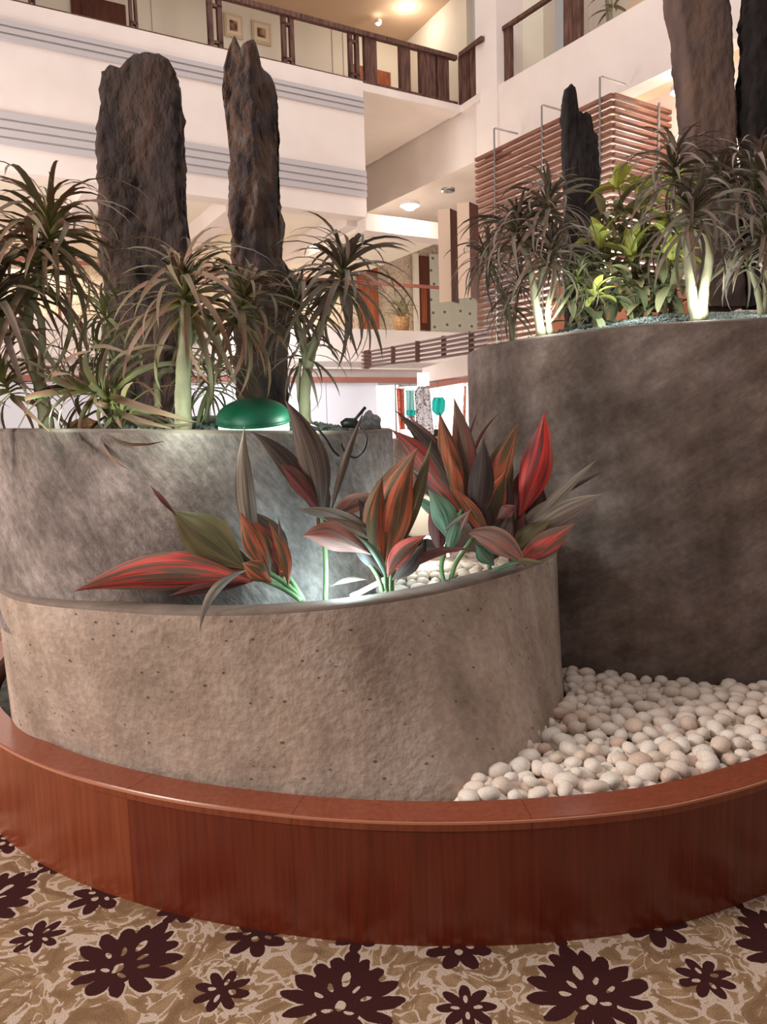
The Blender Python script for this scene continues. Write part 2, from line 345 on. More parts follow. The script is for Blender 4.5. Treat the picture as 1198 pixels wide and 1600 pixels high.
DG = S(62, 60, 44); 
LM = {
 'red': leafmat('leaf_red', [(.38, S(92, 76, 62)), (.46, S(120, 74, 62)), (.50, S(188, 66, 60)), (.56, S(196, 86, 78)), (.60, S(116, 92, 78))], scale=4.5),
 'bright': leafmat('leaf_bright_red', [(.38, S(112, 50, 50)), (.48, S(196, 52, 46)), (.55, S(214, 70, 60)), (.60, S(128, 104, 94))], scale=3.6),
 'orange': leafmat('leaf_orange', [(.38, S(88, 80, 58)), (.46, S(110, 86, 62)), (.50, S(178, 90, 62)), (.57, S(190, 104, 74)), (.62, S(98, 88, 66))], scale=4.2),
 'olive': leafmat('leaf_olive', [(.38, S(86, 78, 54)), (.6, S(116, 106, 74))], scale=7),
 'dark': leafmat('leaf_dark', [(.38, S(66, 54, 50)), (.52, S(98, 84, 76)), (.62, S(112, 84, 76))], scale=9),
 'black': leafmat('leaf_near_black', [(.38, S(56, 44, 42)), (.6, S(82, 66, 60))], scale=9),
 'grey': leafmat('leaf_grey', [(.38, S(104, 94, 84)), (.5, S(146, 134, 122)), (.62, S(122, 102, 92))], scale=9),
 'pink': leafmat('leaf_pink', [(.38, S(112, 92, 82)), (.48, S(150, 112, 102)), (.55, S(186, 104, 92)), (.62, S(138, 118, 106))], scale=6),
 'maroon': leafmat('leaf_maroon', [(.38, S(64, 42, 40)), (.52, S(120, 56, 52)), (.62, S(84, 58, 54))], scale=6),
 'green': leafmat('leaf_green', [(.38, S(70, 100, 80)), (.52, S(116, 148, 120)), (.62, S(128, 124, 104))], scale=6),
 'drac': leafmat('leaf_dracaena', [(.36, S(100, 98, 72)), (.47, S(124, 110, 86)), (.54, S(150, 92, 82)), (.60, S(118, 118, 84))], scale=1.3, base=S(142, 146, 84), thr=.3),
 'drac_dark': leafmat('leaf_dracaena_brown', [(.36, S(98, 90, 76)), (.47, S(120, 108, 94)), (.54, S(136, 104, 98)), (.60, S(114, 112, 88))], scale=1.3, base=S(120, 116, 74), thr=.25),
 'drac_green': leafmat('leaf_dracaena_green', [(.3, S(110, 116, 84)), (.6, S(140, 144, 104)), (.8, S(150, 124, 96))], scale=1.3, base=S(150, 156, 84), thr=.3),
 'croton': leafmat('leaf_croton', [(.35, S(176, 178, 84)), (.5, S(214, 212, 112)), (.6, S(180, 188, 100))], scale=3),
 'croton_g': leafmat('leaf_croton_green', [(.36, S(120, 124, 92)), (.5, S(146, 150, 112)), (.62, S(164, 124, 92))], scale=3),
}
# ================================================================== SETTING
UPZ = Vector((0, 0, 1))
tag(mesh('floor', [(-6, -1, 0), (7, -1, 0), (7, 9, 0), (-6, 9, 0), (-6, -1, -.05), (7, -1, -.05), (7, 9, -.05), (-6, 9, -.05)],
     [[0, 1, 2, 3], [7, 6, 5, 4], [0, 4, 5, 1], [1, 5, 6, 2], [2, 6, 7, 3], [3, 7, 4, 0]], M['carpet']), 'patterned carpet of dark brown palmettes and small flowers on tan and cream', kind='structure')
tag(MB().box((2, 17, -.03), 16, 8, .03).build('floor', M['marble']), 'beige marble lobby floor beyond the planters', kind='structure')
def ang(v): return Vector((math.cos(R(v)), math.sin(R(v)), 0))
def wallpiece(name, p0, p1, z0, z1, thick, back, mat, label=None):
    p0 = Vector((p0.x, p0.y, 0)); p1 = Vector((p1.x, p1.y, 0))
    o = slab_plane([p0+UPZ*z0, p1+UPZ*z0], [p0+UPZ*z1, p1+UPZ*z1], thick, back).build(name, mat)
    return tag(o, label, kind='structure')
C0 = at(572, 300, 11.0); C0.z = 0
D30 = ang(30); N30 = ang(120); D60 = ang(-60); N60 = ang(30)      # along / behind the left walls, along / behind the right walls
LW0 = C0-D30*6.5                                                  # left end, beyond the frame
E0 = hit(720, 173, C0, 30); E0.z = 0
D57x = ang(-57); N57x = ang(33)
# upper left gallery front
wl = wallpiece('wall_left', LW0, C0, 4.45, 6.24, .25, N30, M['plaster'], 'cream gallery front with two bands of grey grooves')
for z0, z1, n_ in ((5.80, 6.03, 3), (4.70, 5.07, 4)):            # fluted bands: proud grey strips with grooves between
    for k in range(n_):
        h = (z1-z0)/n_; p0 = LW0-N30*.004; p1 = C0-N30*.004
        o = slab_plane([p0+UPZ*(z0+k*h+.012), p1+UPZ*(z0+k*h+.012)], [p0+UPZ*(z0+(k+1)*h-.012), p1+UPZ*(z0+(k+1)*h-.012)], -.022, N30).build('band_strip', M['fluted'])
        keep(o, wl)
wallpiece('wall_left', C0, E0, 6.12, 6.22, .25, N30, M['plaster'], 'cream gallery front between the grooved wall and the column')
RW0 = at(778, 200, 11.26); RW0.z = 0
D57 = ang(-57); N57 = ang(33)
K0 = at(745, 200, E0.y-.35); K0.z = 0
wallpiece('wall_back', E0, K0+D57*.05, 6.12, 6.22, .2, N57, M['plaster'], 'short cream gallery front turning to the column')
# the right gallery front runs on behind the left one; soffits
T0 = E0-D57x*6
B1 = C0
wallpiece('wall_right', T0, RW0-D57x*.0, 5.37, 6.21, .25, N57x, M['plaster'], 'right gallery front running on behind the left gallery')
q = [C0+N30*.02, E0, T0, C0+N30*7]
MB().prism([p+UPZ*6.13 for p in q], [p+UPZ*6.2 for p in q]).build('ceiling', M['plaster'])['kind'] = 'structure'
q = [T0+N57x*.02, RW0+N57x*.02, RW0+N57x*5, T0+N57x*5]
MB().prism([p+UPZ*5.40 for p in q], [p+UPZ*5.5 for p in q]).build('ceiling', M['plaster'])['kind'] = 'structure'
# soffit under the left gallery
q = [LW0+N30*.2, C0+N30*.2, C0+N30*5, LW0+N30*5]
MB().prism([p+UPZ*4.6 for p in q], [p+UPZ*4.7 for p in q]).build('ceiling', M['cream'])['kind'] = 'structure'
for k in range(4):                                                 # ceiling beams of the middle gallery
    p = LW0+D30*(1.2+k*1.75)
    tag(MB().bar(p+N30*.25+UPZ*4.5, p+N30*4+UPZ*4.5, .14, .12).build('trim_1', M['plaster']), kind='structure')
gz1, gz0 = hit(640, 342, C0, 30).z, hit(640, 368, C0, 30).z; Gp = hit(706, 370, C0, 30); Gp.z = 0
o = slab_plane([C0-D30*.02+UPZ*gz0, Gp+UPZ*gz0], [C0-D30*.02+UPZ*gz1, Gp+UPZ*gz1], .3, N30).build('trim_2', M['plaster']); tag(o, 'bright beam under the soffit left of the hanging fins', kind='structure')
q = [C0+N30*.2, Gp+N30*.2, Gp+N30*4.5, C0+N30*4.5]
MB().prism([p+UPZ*(gz0+.05) for p in q], [p+UPZ*(gz0+.12) for p in q]).build('ceiling', M['cream'])['kind'] = 'structure'
# right gallery front, column
RWe = RW0+D57*6.2
wallpiece('wall_right', RW0, RWe, 5.37, 6.24, .25, N57, M['plaster'], 'cream right gallery front')
q = [RW0+N57*.02, RWe+N57*.02, RWe+N57*5, RW0+N57*5]
MB().prism([p+UPZ*5.40 for p in q], [p+UPZ*5.5 for p in q]).build('ceiling', M['tan'])['kind'] = 'structure'
colp = at(761, 200, 11.35)
cA = at(744.5, 200, 11.5); cB = at(777, 200, 11.22); cB2 = at(799, 200, 11.7)
for p in (cA, cB, cB2): p.z = 0
o = MB().prism([cA+UPZ*5.37, cB+UPZ*5.37, cB+N57*.5+UPZ*5.37, cA+N57*.5+UPZ*5.37], [cA+UPZ*9, cB+UPZ*9, cB+N57*.5+UPZ*9, cA+N57*.5+UPZ*9]).build('column', M['plaster']); tag(o, 'square cream column between the two upper galleries', kind='structure')
o = MB().prism([cB+N57*.5+UPZ*5.5, cB2+N57*.5+UPZ*5.5, cB2+N57*.9+UPZ*5.5, cB+N57*.9+UPZ*5.5], [cB+N57*.5+UPZ*9, cB2+N57*.5+UPZ*9, cB2+N57*.9+UPZ*9, cB+N57*.9+UPZ*9]).build('column', M['cream']); tag(o, 'brightly lit wall return behind the column', kind='structure')
# upper gallery interiors
UB = LW0+N30*2.2-D30*1; UBe = UB+D30*10.2
wallpiece('wall_back', UB, UBe, 6.15, 8.15, .15, N30, M['cream'], 'cream wall of the upper left gallery')
q = [LW0+N30*.1-D30, E0+D30*.5+N30*.1, UBe+N30*1.5, UB+N30*1.5]
MB().prism([p+UPZ*8.1 for p in q], [p+UPZ*8.2 for p in q]).build('ceiling', M['tan'])['kind'] = 'structure'
Z1 = E0+D30*.35
wallpiece('wall_right', Z1+N30*.3, Z1+N30*2.4+D30*.1, 6.15, 8.1, .12, D30, M['cream'], 'cream end wall of the upper left gallery')
UR = RW0+N57*2.6-D57*1.2
wallpiece('wall_right', UR, UR+D57*8, 6.0, 8.6, .15, N57, M['tanwall'], 'beige wall of the upper right gallery')
tag(MB().prism([RW0+D57*.6+N57*1.6+UPZ*6.2, RW0+D57*3.2+N57*1.6+UPZ*6.2, RW0+D57*3.2+N57*1.8+UPZ*6.2, RW0+D57*.6+N57*1.8+UPZ*6.2],
    [RW0+D57*.9+N57*1.6+UPZ*7.3, RW0+D57*3.2+N57*1.6+UPZ*7.9, RW0+D57*3.2+N57*1.8+UPZ*7.9, RW0+D57*.9+N57*1.8+UPZ*7.3]).build('trim_3', M['tan']), 'sloping stair side in the upper right gallery', kind='structure')
# middle gallery: parapet, back wall
MG = at(515, 512, 13.0); MG.z = 0; D26 = ang(27); N26 = ang(117)
zt = at(515, 512, 13.0).z; zb = at(515, 574, 13.0).z
wallpiece('wall_front', MG-D26*8, MG+D26*3.6, zb, zt, .2, N26, M['plaster'], 'cream parapet of the middle gallery')
q = [MG-D26*8, MG+D26*3.6, MG+D26*3.6+N26*3, MG-D26*8+N26*3]
MB().prism([p+UPZ*(zb-.02) for p in q], [p+UPZ*(zb+.1) for p in q]).build('ceiling', M['plaster'])['kind'] = 'structure'
wallpiece('wall_back', MG-D26*8.6+N26*2.2, MG+D26*4.6+N26*2.2, zb, 5.38, .15, N26, M['crazed'], 'crazed beige stone wall of the middle gallery')
ht0 = at(515, 589, 13.15).z; hb0 = at(515, 597, 13.15).z
wallpiece('trim_4', MG-D26*8+N26*.15, MG+D26*3.4+N26*.15, hb0, ht0, .12, N26, M['trimred'], 'thin brown beam over the ground floor partition')
wallpiece('wall_back', MG-D26*8+N26*.3, MG+D26*3.4+N26*.3, ht0, zb, .12, N26, M['plaster'], 'white header above the brown beam')
for k in range(9):                                                 # pale grey partition panels with joints
    p = MG-D26*8+N26*.25+D26*(k*1.0)
    if k*1.0 > 8.6: break
    wallpiece('wall_back', p+D26*.006, p+D26*.994, 0, hb0, .08, N26, M['partition'])
# ================================================================== gallery details
def quadbox(px0, px1, py0, py1, P, a, thick, nrm, off=0.0):       # a box standing on a vertical plane, bounded by two columns and two heights
    P = Vector((P.x, P.y, 0))-Vector(nrm)*off
    pa = hit(px0, (py0+py1)/2, P, a); pb = hit(px1, (py0+py1)/2, P, a); xm = (px0+px1)/2
    z1 = hit(xm, py0, P, a).z; z0 = hit(xm, py1, P, a).z; pa.z = pb.z = 0
    return slab_plane([pa+UPZ*z0, pb+UPZ*z0], [pa+UPZ*z1, pb+UPZ*z1], thick, nrm), (pa+pb)/2+UPZ*z0
# doors in upper gallery
door_n = 0
for (x0, x1, z0, z1, mt, lab) in ((112, 196, 6.2, 7.6, 'dark_door', 'dark brown door behind the upper gallery'), (546, 574, 6.2, 7.55, 'orange_door', 'left leaf of orange-brown door pair in the upper gallery'), (576, 606, 6.2, 7.55, 'orange_door', 'right leaf of orange-brown door pair in the upper gallery')):
    door_n += 1; pa = hit(x0, 30, UB, 30); pb = hit(x1, 30, UB, 30); pa.z = pb.z = 0
    o = slab_plane([pa+UPZ*z0-N30*.04, pb+UPZ*z0-N30*.04], [pa+UPZ*z1-N30*.04, pb+UPZ*z1-N30*.04], .05, N30).build('door_%d' % door_n, M[mt]); tag(o, lab, kind='structure')
    d_ = (pb-pa); 
    for (u0, u1, v0, v1) in ((.18, .82, .1, .45), (.18, .82, .55, .92)):
        o2 = slab_plane([pa+d_*u0+UPZ*(z0+(z1-z0)*v0)-N30*.055, pa+d_*u1+UPZ*(z0+(z1-z0)*v0)-N30*.055], [pa+d_*u0+UPZ*(z0+(z1-z0)*v1)-N30*.055, pa+d_*u1+UPZ*(z0+(z1-z0)*v1)-N30*.055], .02, N30).build('door_panel', M[mt]); keep(o2, o)
# panelled joints of that wall
for x in (238, 518, 535):
    o, _ = quadbox(x-.5, x+.5, -60, 150, UB, 30, .01, N30, .01); tag(o.build('trim_5', M['fluted']), kind='structure')
# framed pictures
M['mat'] = plain('picture_mount', (222, 206, 176), .7); M['frame'] = plain('picture_frame', (206, 186, 160), .5)
M['art'] = noisemat('picture_print', [(.35, S(96, 60, 46)), (.6, S(190, 150, 120))], 8, rough=.6, bump=0)
for x0, x1, y0, y1, lab in ((351, 379, 22, 58, 'left framed print on the upper gallery wall'), (394, 423, 34, 68, 'right framed print on the upper gallery wall, catching a lamp reflection')):
    b0, base = quadbox(x0, x1, y0, y1, UB, 30, .03, N30, .04); rt = empty('picture', base); tag(rt, lab, 'picture', 'framed prints in the upper gallery')
    b0.build('frame', M['frame'], rt); quadbox(x0+3, x1-3, y0+4, y1-4, UB, 30, .01, N30, .05)[0].build('mount', M['mat'], rt); quadbox(x0+8, x1-8, y0+10, y1-10, UB, 30, .01, N30, .055)[0].build('print', M['art'], rt)
# railing of the upper left gallery
rail = empty('gallery_railing', C0+UPZ*6.24); tag(rail, 'dark timber railing with ladder posts along the upper left gallery', 'railing')
RP = C0+N30*.1
def railpt(x, y): p = hit(x, y, RP, 30); return p
topz = railpt(560, 51).z
pL = LW0+N30*.1+UPZ*topz; pE = E0+N30*.1+UPZ*topz
MB().bar(pL, pE, .035, .03).build('handrail', M['post'], rail)
MB().bar(LW0+N30*.1+UPZ*6.27, E0+N30*.1+UPZ*6.27, .03, .02).build('bottom_rail', M['post'], rail)
#g_ = slab_plane([LW0+N30*.12+UPZ*6.29, E0+N30*.12+UPZ*6.29], [LW0+N30*.12+UPZ*(topz-.05), E0+N30*.12+UPZ*(topz-.05)], .01, N30)
def vpost(P, a, nrm, xa, xb, z0, z1, name, mt, root, ym=80, th=.07, jag=0):
    pa = hit(xa, ym, P, a); pb = hit(xb, ym, P, a); pa.z = pb.z = 0
    o = slab_plane([pa+UPZ*z0, pb+UPZ*z0], [pa+UPZ*z1, pb+UPZ*z1], th, nrm); 
    return o.build(name, mt, root)
for xa, xb in ((48, 58), (204, 216), (326, 348), (441, 459), (545, 560)):
    w_ = (xb-xa)*.33
    vpost(RP, 30, N30, xa, xa+w_, 6.24, topz, 'post', M['post'], rail, 40); vpost(RP, 30, N30, xb-w_, xb, 6.24, topz, 'post', M['post'], rail, 40)
    for z in (6.34, topz-.14): vpost(RP, 30, N30, xa, xb, z, z+.035, 'rung', M['post'], rail, 40, .05)
for xa, xb in ((571, 589), (626, 641), (657, 679), (684, 701)):
    vpost(RP, 30, N30, xa, xb, 6.22, topz+.02, 'plank', M['post'], rail, 100, .08)
RP2 = E0+N57*.05
MB().bar(E0+UPZ*topz, K0+D57*.15+UPZ*topz, .03, .03).build('handrail', M['post'], rail)
vpost(E0, -57, N57, 716, 732, 6.22, topz, 'plank', M['post'], rail, 130, .08); vpost(E0, -57, N57, 734, 743.5, 6.22, topz, 'plank', M['post'], rail, 130, .08)
# right gallery railing
rr_ = empty('gallery_railing', RW0+UPZ*6.24); tag(rr_, 'timber and glass railing on the upper right gallery, right of the column', 'railing')
RR = RW0+N57*.1; tz = hit(784, 47, RR, -57).z
MB().bar(RW0+N57*.1+UPZ*tz, RWe+N57*.1+UPZ*tz, .03, .025).build('handrail', M['post'], rr_)
for xa, xb in ((787, 796), (880, 893), (894, 906), (1007, 1013)): vpost(RR, -57, N57, xa, xb, 6.24, tz, 'post', M['post'], rr_, 60)
for s0, s1 in ((.25, 1.55), (1.9, 3.2)):
    a0 = RW0+D57*s0+N57*.14; a1 = RW0+D57*s1+N57*.14
    slab_plane([a0+UPZ*6.26, a1+UPZ*6.26], [a0+UPZ*(tz-.05), a1+UPZ*(tz-.05)], .01, N57).build('glass_pane', M['glass'], rr_)
# bamboo in a basket behind the right railing
bp_ = hit(915, 55, RR, -57); bp_ = bp_+N57*.45; bp_.z = 6.12
bb = empty('potted_bamboo', bp_); tag(bb, 'slender bamboo in a woven basket on the upper right gallery', 'plant')
M['basket'] = noisemat('basket', [(.3, S(120, 84, 56)), (.7, S(200, 160, 110))], 40, rough=.8)
MB().lathe(bp_, [(0, 0), (.13, 0), (.17, .28), (.18, .3), (.15, .3), (.14, .26), (0, .26)], 16).build('basket', M['basket'], bb, True)
random.seed(3)
def blade(L, Wd, droop, fold=.25, n=7, elev=None, prof=None):      # blade along +X from the origin, gravity along -Z
    vs, fs, uv = [], [], []; p = Vector((0, 0, 0)); e = R(elev if elev is not None else 30)
    for i in range(n+1):
        t_ = i/n; wdt = Wd*.5*((prof or (lambda q: min(1, .55+q*2.2)*max(0, 1-q**2.2)**.75))(t_))
        up = Vector((-math.sin(e), 0, math.cos(e)))
        for k in (-1, 0, 1):
            vs.append(p+Vector((0, k*wdt, 0))+up*(abs(k)*wdt*fold)); uv.append((k*.5+.5, t_))
        p = p+Vector((math.cos(e), 0, math.sin(e)))*(L/n); e -= R(droop)/n
    for i in range(n):
        for k in (0, 1): a_ = i*3+k; fs.append([a_, a_+1, a_+4, a_+3])
    return vs, fs, uv
def blade_mesh(name, mat, *a, **k):
    vs, fs, uv = blade(*a, **k); me = bpy.data.meshes.new(name); me.from_pydata([tuple(v) for v in vs], [], fs)
    l = me.uv_layers.new(name='UVMap')
    for lp in me.loops: l.data[lp.index].uv = uv[lp.vertex_index]
    me.materials.append(mat)
    for p in me.polygons: p.use_smooth = True
    return me
for k in range(4):
    x = random.uniform(-.06, .06); MB().tube([bp_+Vector((x, 0, .25)), bp_+Vector((x*2, 0, .8)), bp_+Vector((x*3+.03, 0, 1.4))], .012, 6).build('stem', M['bark'], bb)
bl = blade_mesh('leaf', LM['croton_g'], .3, .05, 60, elev=25)
for k in range(22):
    o = link('leaf', bl, None); o.location = bp_+Vector((random.uniform(-.1, .12), 0, random.uniform(.55, 1.45))); o.rotation_euler = (0, random.uniform(-.3, .5), random.uniform(0, 6.28)); keep(o, bb)
# downlights
def downlight(px, py, Y, rad, label, strong=True, zoff=0, face=None, group='lit downlights'):
    p = at(px, py, Y); rt = empty('downlight', p); tag(rt, label, 'lamp', group)
    n_ = Vector((0, 0, -1))
    MB().lathe(p, [(rad*1.0, .0), (rad*1.25, .0), (rad*1.25, .05), (rad*1.0, .05)], 16).build('housing', M['plaster'], rt, False)
    MB().lathe(p, [(0, -rad*.55), (rad*.5, -rad*.45), (rad*.85, -rad*.15), (rad, .03), (0, .03)], 16).build('bulb', M['bulb' if strong else 'bulb_soft'], rt, True)
    return p
for (x, y, Y, r_, lab, st) in (
    (635, 11, 12.8, .10, 'bright downlight at top centre of the upper gallery ceiling', 1), (591, 37, 13.0, .045, 'small downlight left of the brightest one in the upper gallery', 0),
    (1067, 143, 9.0, .11, 'bright lamp beside the tall right standing stone', 1), (1168, 177, 8.6, .08, 'bright lamp between the tall stone and the frame edge', 1),
    (1074, 209, 9.6, .07, 'lamp low behind the slat screen at the tall stone', 1), (977, 182, 10.0, .07, 'lamp showing through the slats near their corner', 1),
    (640, 322, 11.2, .11, 'bright downlight under the gallery beam', 1), (610, 371, 13.4, .1, 'round glowing lamp above the middle gallery doors', 1),
    (492, 360, 12.4, .08, 'downlight right of the second standing stone', 1)):
    p = downlight(x, y, Y, r_, lab, st)
    if st:
        lamp('POINT', 'downlight_glow', p-Vector((0, 0, .25)), 12 if y < 100 else (9 if y < 300 else 26), (1, .87, .74), .1)
for x, y, Y, lab in ((700, 299, 10.6, 'unlit round vent in the soffit left of the slat screen'), (491, 349, 12.0, 'small unlit vent beside the lit downlight')):
    p = at(x, y, Y); tag(MB().lathe(p, [(0, 0), (.05, -.01), (.09, 0), (.09, .03), (0, .03)], 16).build('ceiling_vent', M['steel'], None, True), lab, 'vent')
# middle gallery: handrail, doors, medallion curtain, fins
mh = empty('gallery_railing', MG+UPZ*zt); tag(mh, 'thin brown handrail over glass on the middle gallery', 'railing')
mz = hit(650, 447, MG, 27).z
MB().bar(MG-D26*8+UPZ*mz, MG+D26*2.2+UPZ*mz, .025, .025).build('handrail', M['trimred'], mh)
for k, (xa, xb) in enumerate(((88, 92.5), (104, 108.5), (545, 549), (462, 465))): vpost(MG, 27, N26, xa, xb, zt-.02, mz, 'post', M['trimred'], mh, 440, .05)
for z in (zt+.1, mz-.16): vpost(MG, 27, N26, 88, 108.5, z, z+.05, 'rung', M['trimred'], mh, 440, .04)
MGB = MG+N26*2.1
for (x0, x1, y0, mt, lab) in ((583, 591, 405, 'orange_door', 'orange-brown door leaf on the middle gallery'), (655, 671, 400, 'dark_door', 'dark door on the middle gallery beside the pale curtain')):
    door_n += 1; o, _ = quadbox(x0-22 if x0 == 583 else x0, x1, y0, 515, MGB, 27, .06, N26, .05); o = tag(o.build('door_%d' % door_n, M[mt]), lab, kind='structure')
    pn, _ = quadbox((x0-18 if x0 == 583 else x0+4), x1-4, y0+45, 505, MGB, 27, .02, N26, .07); keep(pn.build('door_panel', M['orange_door']), o)
o, _ = quadbox(648, 655, 396, 520, MGB, 27, .08, N26, .06); tag(o.build('trim_6', M['cream']), kind='structure')
o, _ = quadbox(672, 745, 400, 520, MGB, 27, .04, N26, .05); tag(o.build('curtain', M['medallion']), 'pale green curtain with dark medallions behind the hanging fins', 'curtain')
# pot with green plant behind glass
pp = hit(628, 508, MG+N26*.8, 27); pr = empty('potted_plant', pp); tag(pr, 'green plant in a gold woven pot behind the middle gallery handrail', 'plant')
MB().lathe(pp-UPZ*.1, [(0, 0), (.12, 0), (.15, .24), (.13, .24), (0, .2)], 16).build('pot', M['basket'], pr, True)
for k in range(26):
    o = link('leaf', bl, None); o.location = pp+Vector((random.uniform(-.08, .08), 0, random.uniform(.1, .3))); o.rotation_euler = (0, random.uniform(-1.2, .1), random.uniform(0, 6.28)); o.scale = (1.5, 1.5, 1.5); keep(o, pr)
# two hanging fins
for (a_, b_, c_, y0, y1, Y, lab) in ((685, 704, 716, 327, 472, 10.6, 'left hanging timber fin with pale face and dark side'), (715, 734, 748, 317, 466, 10.2, 'right hanging timber fin beside the slat screen')):
    P0 = at(a_, 400, Y); P1 = at(b_, 400, Y-.05); P2 = at(c_, 400, Y+.12)
    z1 = at(b_, y0, Y).z; z0 = at(b_, y1, Y).z
    for p in (P0, P1, P2): p.z = 0
    rt = empty('hanging_fin', P1+UPZ*z0); tag(rt, lab, 'panel', 'hanging timber fins')
    MB().prism([P0+UPZ*z0, P1+UPZ*z0, P1+Vector((.005, .03, z0)), P0+Vector((.005, .03, z0))], [P0+UPZ*z1, P1+UPZ*z1, P1+Vector((.005, .03, z1)), P0+Vector((.005, .03, z1))]).build('face_panel', M['fin_light'], rt)
    MB().prism([P1+Vector((.002, .0, z0)), P2+UPZ*z0, P2+Vector((0, .03, z0)), P1+Vector((.004, .03, z0))], [P1+Vector((.002, 0, z1)), P2+UPZ*z1, P2+Vector((0, .03, z1)), P1+Vector((.004, .03, z1))]).build('side_panel', M['fin_dark'], rt)
# slat screen hung from steel brackets
SCc = hit(957, 144, RW0-N57*.45, -57); zt_s = SCc.z; SCc.z = 0
A57 = -57; 
LE = hit(744, 244, Vector((SCc.x, SCc.y, 0)), -57); LE.z = 0
D33 = ang(33)
RE = SCc+D33*2.2
scr = empty('slat_screen', SCc+UPZ*3.2); tag(scr, 'corner screen of reddish horizontal slats hung under the right gallery', 'screen')
dz = .079
for k in range(33):
    z = zt_s-.03-k*dz
    MB().bar(LE+UPZ*z, SCc+UPZ*z, .03, .0195).build('slat', M['slat'], scr)
    MB().bar(SCc+D33*.01+UPZ*z, RE+UPZ*z, .03, .0195).build('slat', M['slat'], scr)
for x, yt in ((773, 199), (847, 163), (937, 119)):
    p = hit(x, 300, LE-N57*.05, -57); p.z = 0; zt2 = hit(x, yt, LE-N57*.05, -57).z
    MB().tube([p+UPZ*(zt_s-33*dz), p+UPZ*(zt2-.01), p+UPZ*zt2+N57*.02, p+UPZ*zt2+N57*.42], .012, 6).build('hanger_rod', M['steel'], scr)
for s_ in (.75, 1.75): MB().tube([SCc+D33*s_-N57.cross(UPZ)*.0+D57*.04+UPZ*(zt_s-33*dz), SCc+D33*s_+D57*.04+UPZ*(zt_s+.02)], .015, 6).build('hanger_rod', M['steel'], scr)
# lit wall behind the screen and below it
P_ = LE+N57*1.0-D57*.3
wallpiece('wall_right', P_, P_+D57*7, 0, 5.42, .15, N57, M['plaster'], 'white wall behind the slat screen')
lamp('AREA', 'screen_light', SCc+N57*.45+D57*-1.1+UPZ*3.3, 70, (1, .88, .76), .5, SCc+N57*1.2+D57*-1.1+UPZ*3.3)
tp = at(940, 440, 8.2); 
tag(MB().prism([at(862, 440, 9.6)*1, at(1085, 440, 8.2)*1, at(1085, 440, 8.2)+Vector((.1, .2, 0)), at(862, 440, 9.6)+Vector((.1, .2, 0))], [at(862, 440, 9.6)-UPZ*2.6, at(1085, 440, 8.2)-UPZ*2.6, at(1085, 440, 8.2)+Vector((.1, .2, -2.6)), at(862, 440, 9.6)+Vector((.1, .2, -2.6))]).build('wall_right', M['terracotta']), 'terracotta coloured low wall behind the right planter', kind='structure')
pw = at(1160, 200, 8.0); pw.z = 0
# five-bar curved rail
br = empty('bar_rail', at(575, 560, 11.5)); tag(br, 'bronze rail of five slim bars curving out from the middle gallery', 'railing')
for k in range(5):
    a0 = at(576, 549+k*5.9, 11.5); a1 = at(652, 536+k*6.9, 10.2); a2 = at(762, 515+k*8.2, 8.4)
    hk = [a0+Vector((0, .25, 0)), a0+Vector((-.08, .22, 0)), a0+Vector((-.1, .1, 0)), a0+Vector((-.06, 0, 0)), a0]
    MB().tube(hk+[a1, a2], .018, 6).build('bar', M['bronze'], br)
for x, ya, yb, Y in ((577, 547, 575, 11.48), (614, 541, 569, 10.8), (652, 533, 566, 10.15), (693, 525, 560, 9.5), (736, 518, 553, 8.8)):
    MB().bar(at(x, ya, Y), at(x, yb, Y), .022, .03).build('upright', M['bronze'], br)
# fascia of the shop below the five-bar rail
f0 = at(622, 588, 11.6); f1 = at(735, 578, 9.2)
# ground-floor shop
shop = Vector((0, 0, 0))
sw0 = at(592, 640, 13.2); sw1 = at(790, 640, 12.2); sw0.z = sw1.z = 0
wallpiece('window_1', sw0, sw1, 0, at(700, 600, 12.6).z, .05, (0, 1, 0), M['lightbox'], 'brightly lit white shop window')
sa = at(670, 606, 12.1); sb_ = at(735, 588, 10.6)
tag(MB().bar(at(668, 604, 12.2), at(736, 592, 10.9), .03, .035).build('trim_7', M['trimred']), kind='structure')
tag(MB().prism([at(660, 597, 12.3), at(740, 585, 10.9), at(740, 585, 10.9)+Vector((0, .1, 0)), at(660, 597, 12.3)+Vector((0, .1, 0))], [at(660, 575, 12.3), at(740, 552, 10.9), at(740, 552, 10.9)+Vector((0, .1, 0)), at(660, 575, 12.3)+Vector((0, .1, 0))]).build('trim_8', M['plaster']), kind='structure')
M['glow_white'] = plain('glowing_white', (250, 250, 250), .8, emit=.8); M['cl_red'] = noisemat('red_print_cloth', [(.4, S(170, 50, 50)), (.55, S(210, 130, 100)), (.7, S(120, 60, 60))], 26, rough=.9, bump=.2)  # the white has brightness painted in as emission; plinth and sign are no lamps
M['cl_teal'] = plain('teal_cloth', (30, 200, 190), .8); M['cl_pale'] = plain('pale_teal_cloth', (150, 216, 214), .8)
M['cl_print'] = noisemat('black_white_print', [(.42, S(60, 56, 66)), (.5, S(230, 226, 232)), (.7, S(190, 190, 206))], 22, rough=.9, distort=2, bump=.1)
M['cl_orange'] = noisemat('orange_print', [(.4, S(220, 120, 90)), (.6, S(244, 200, 180))], 20, rough=.9)
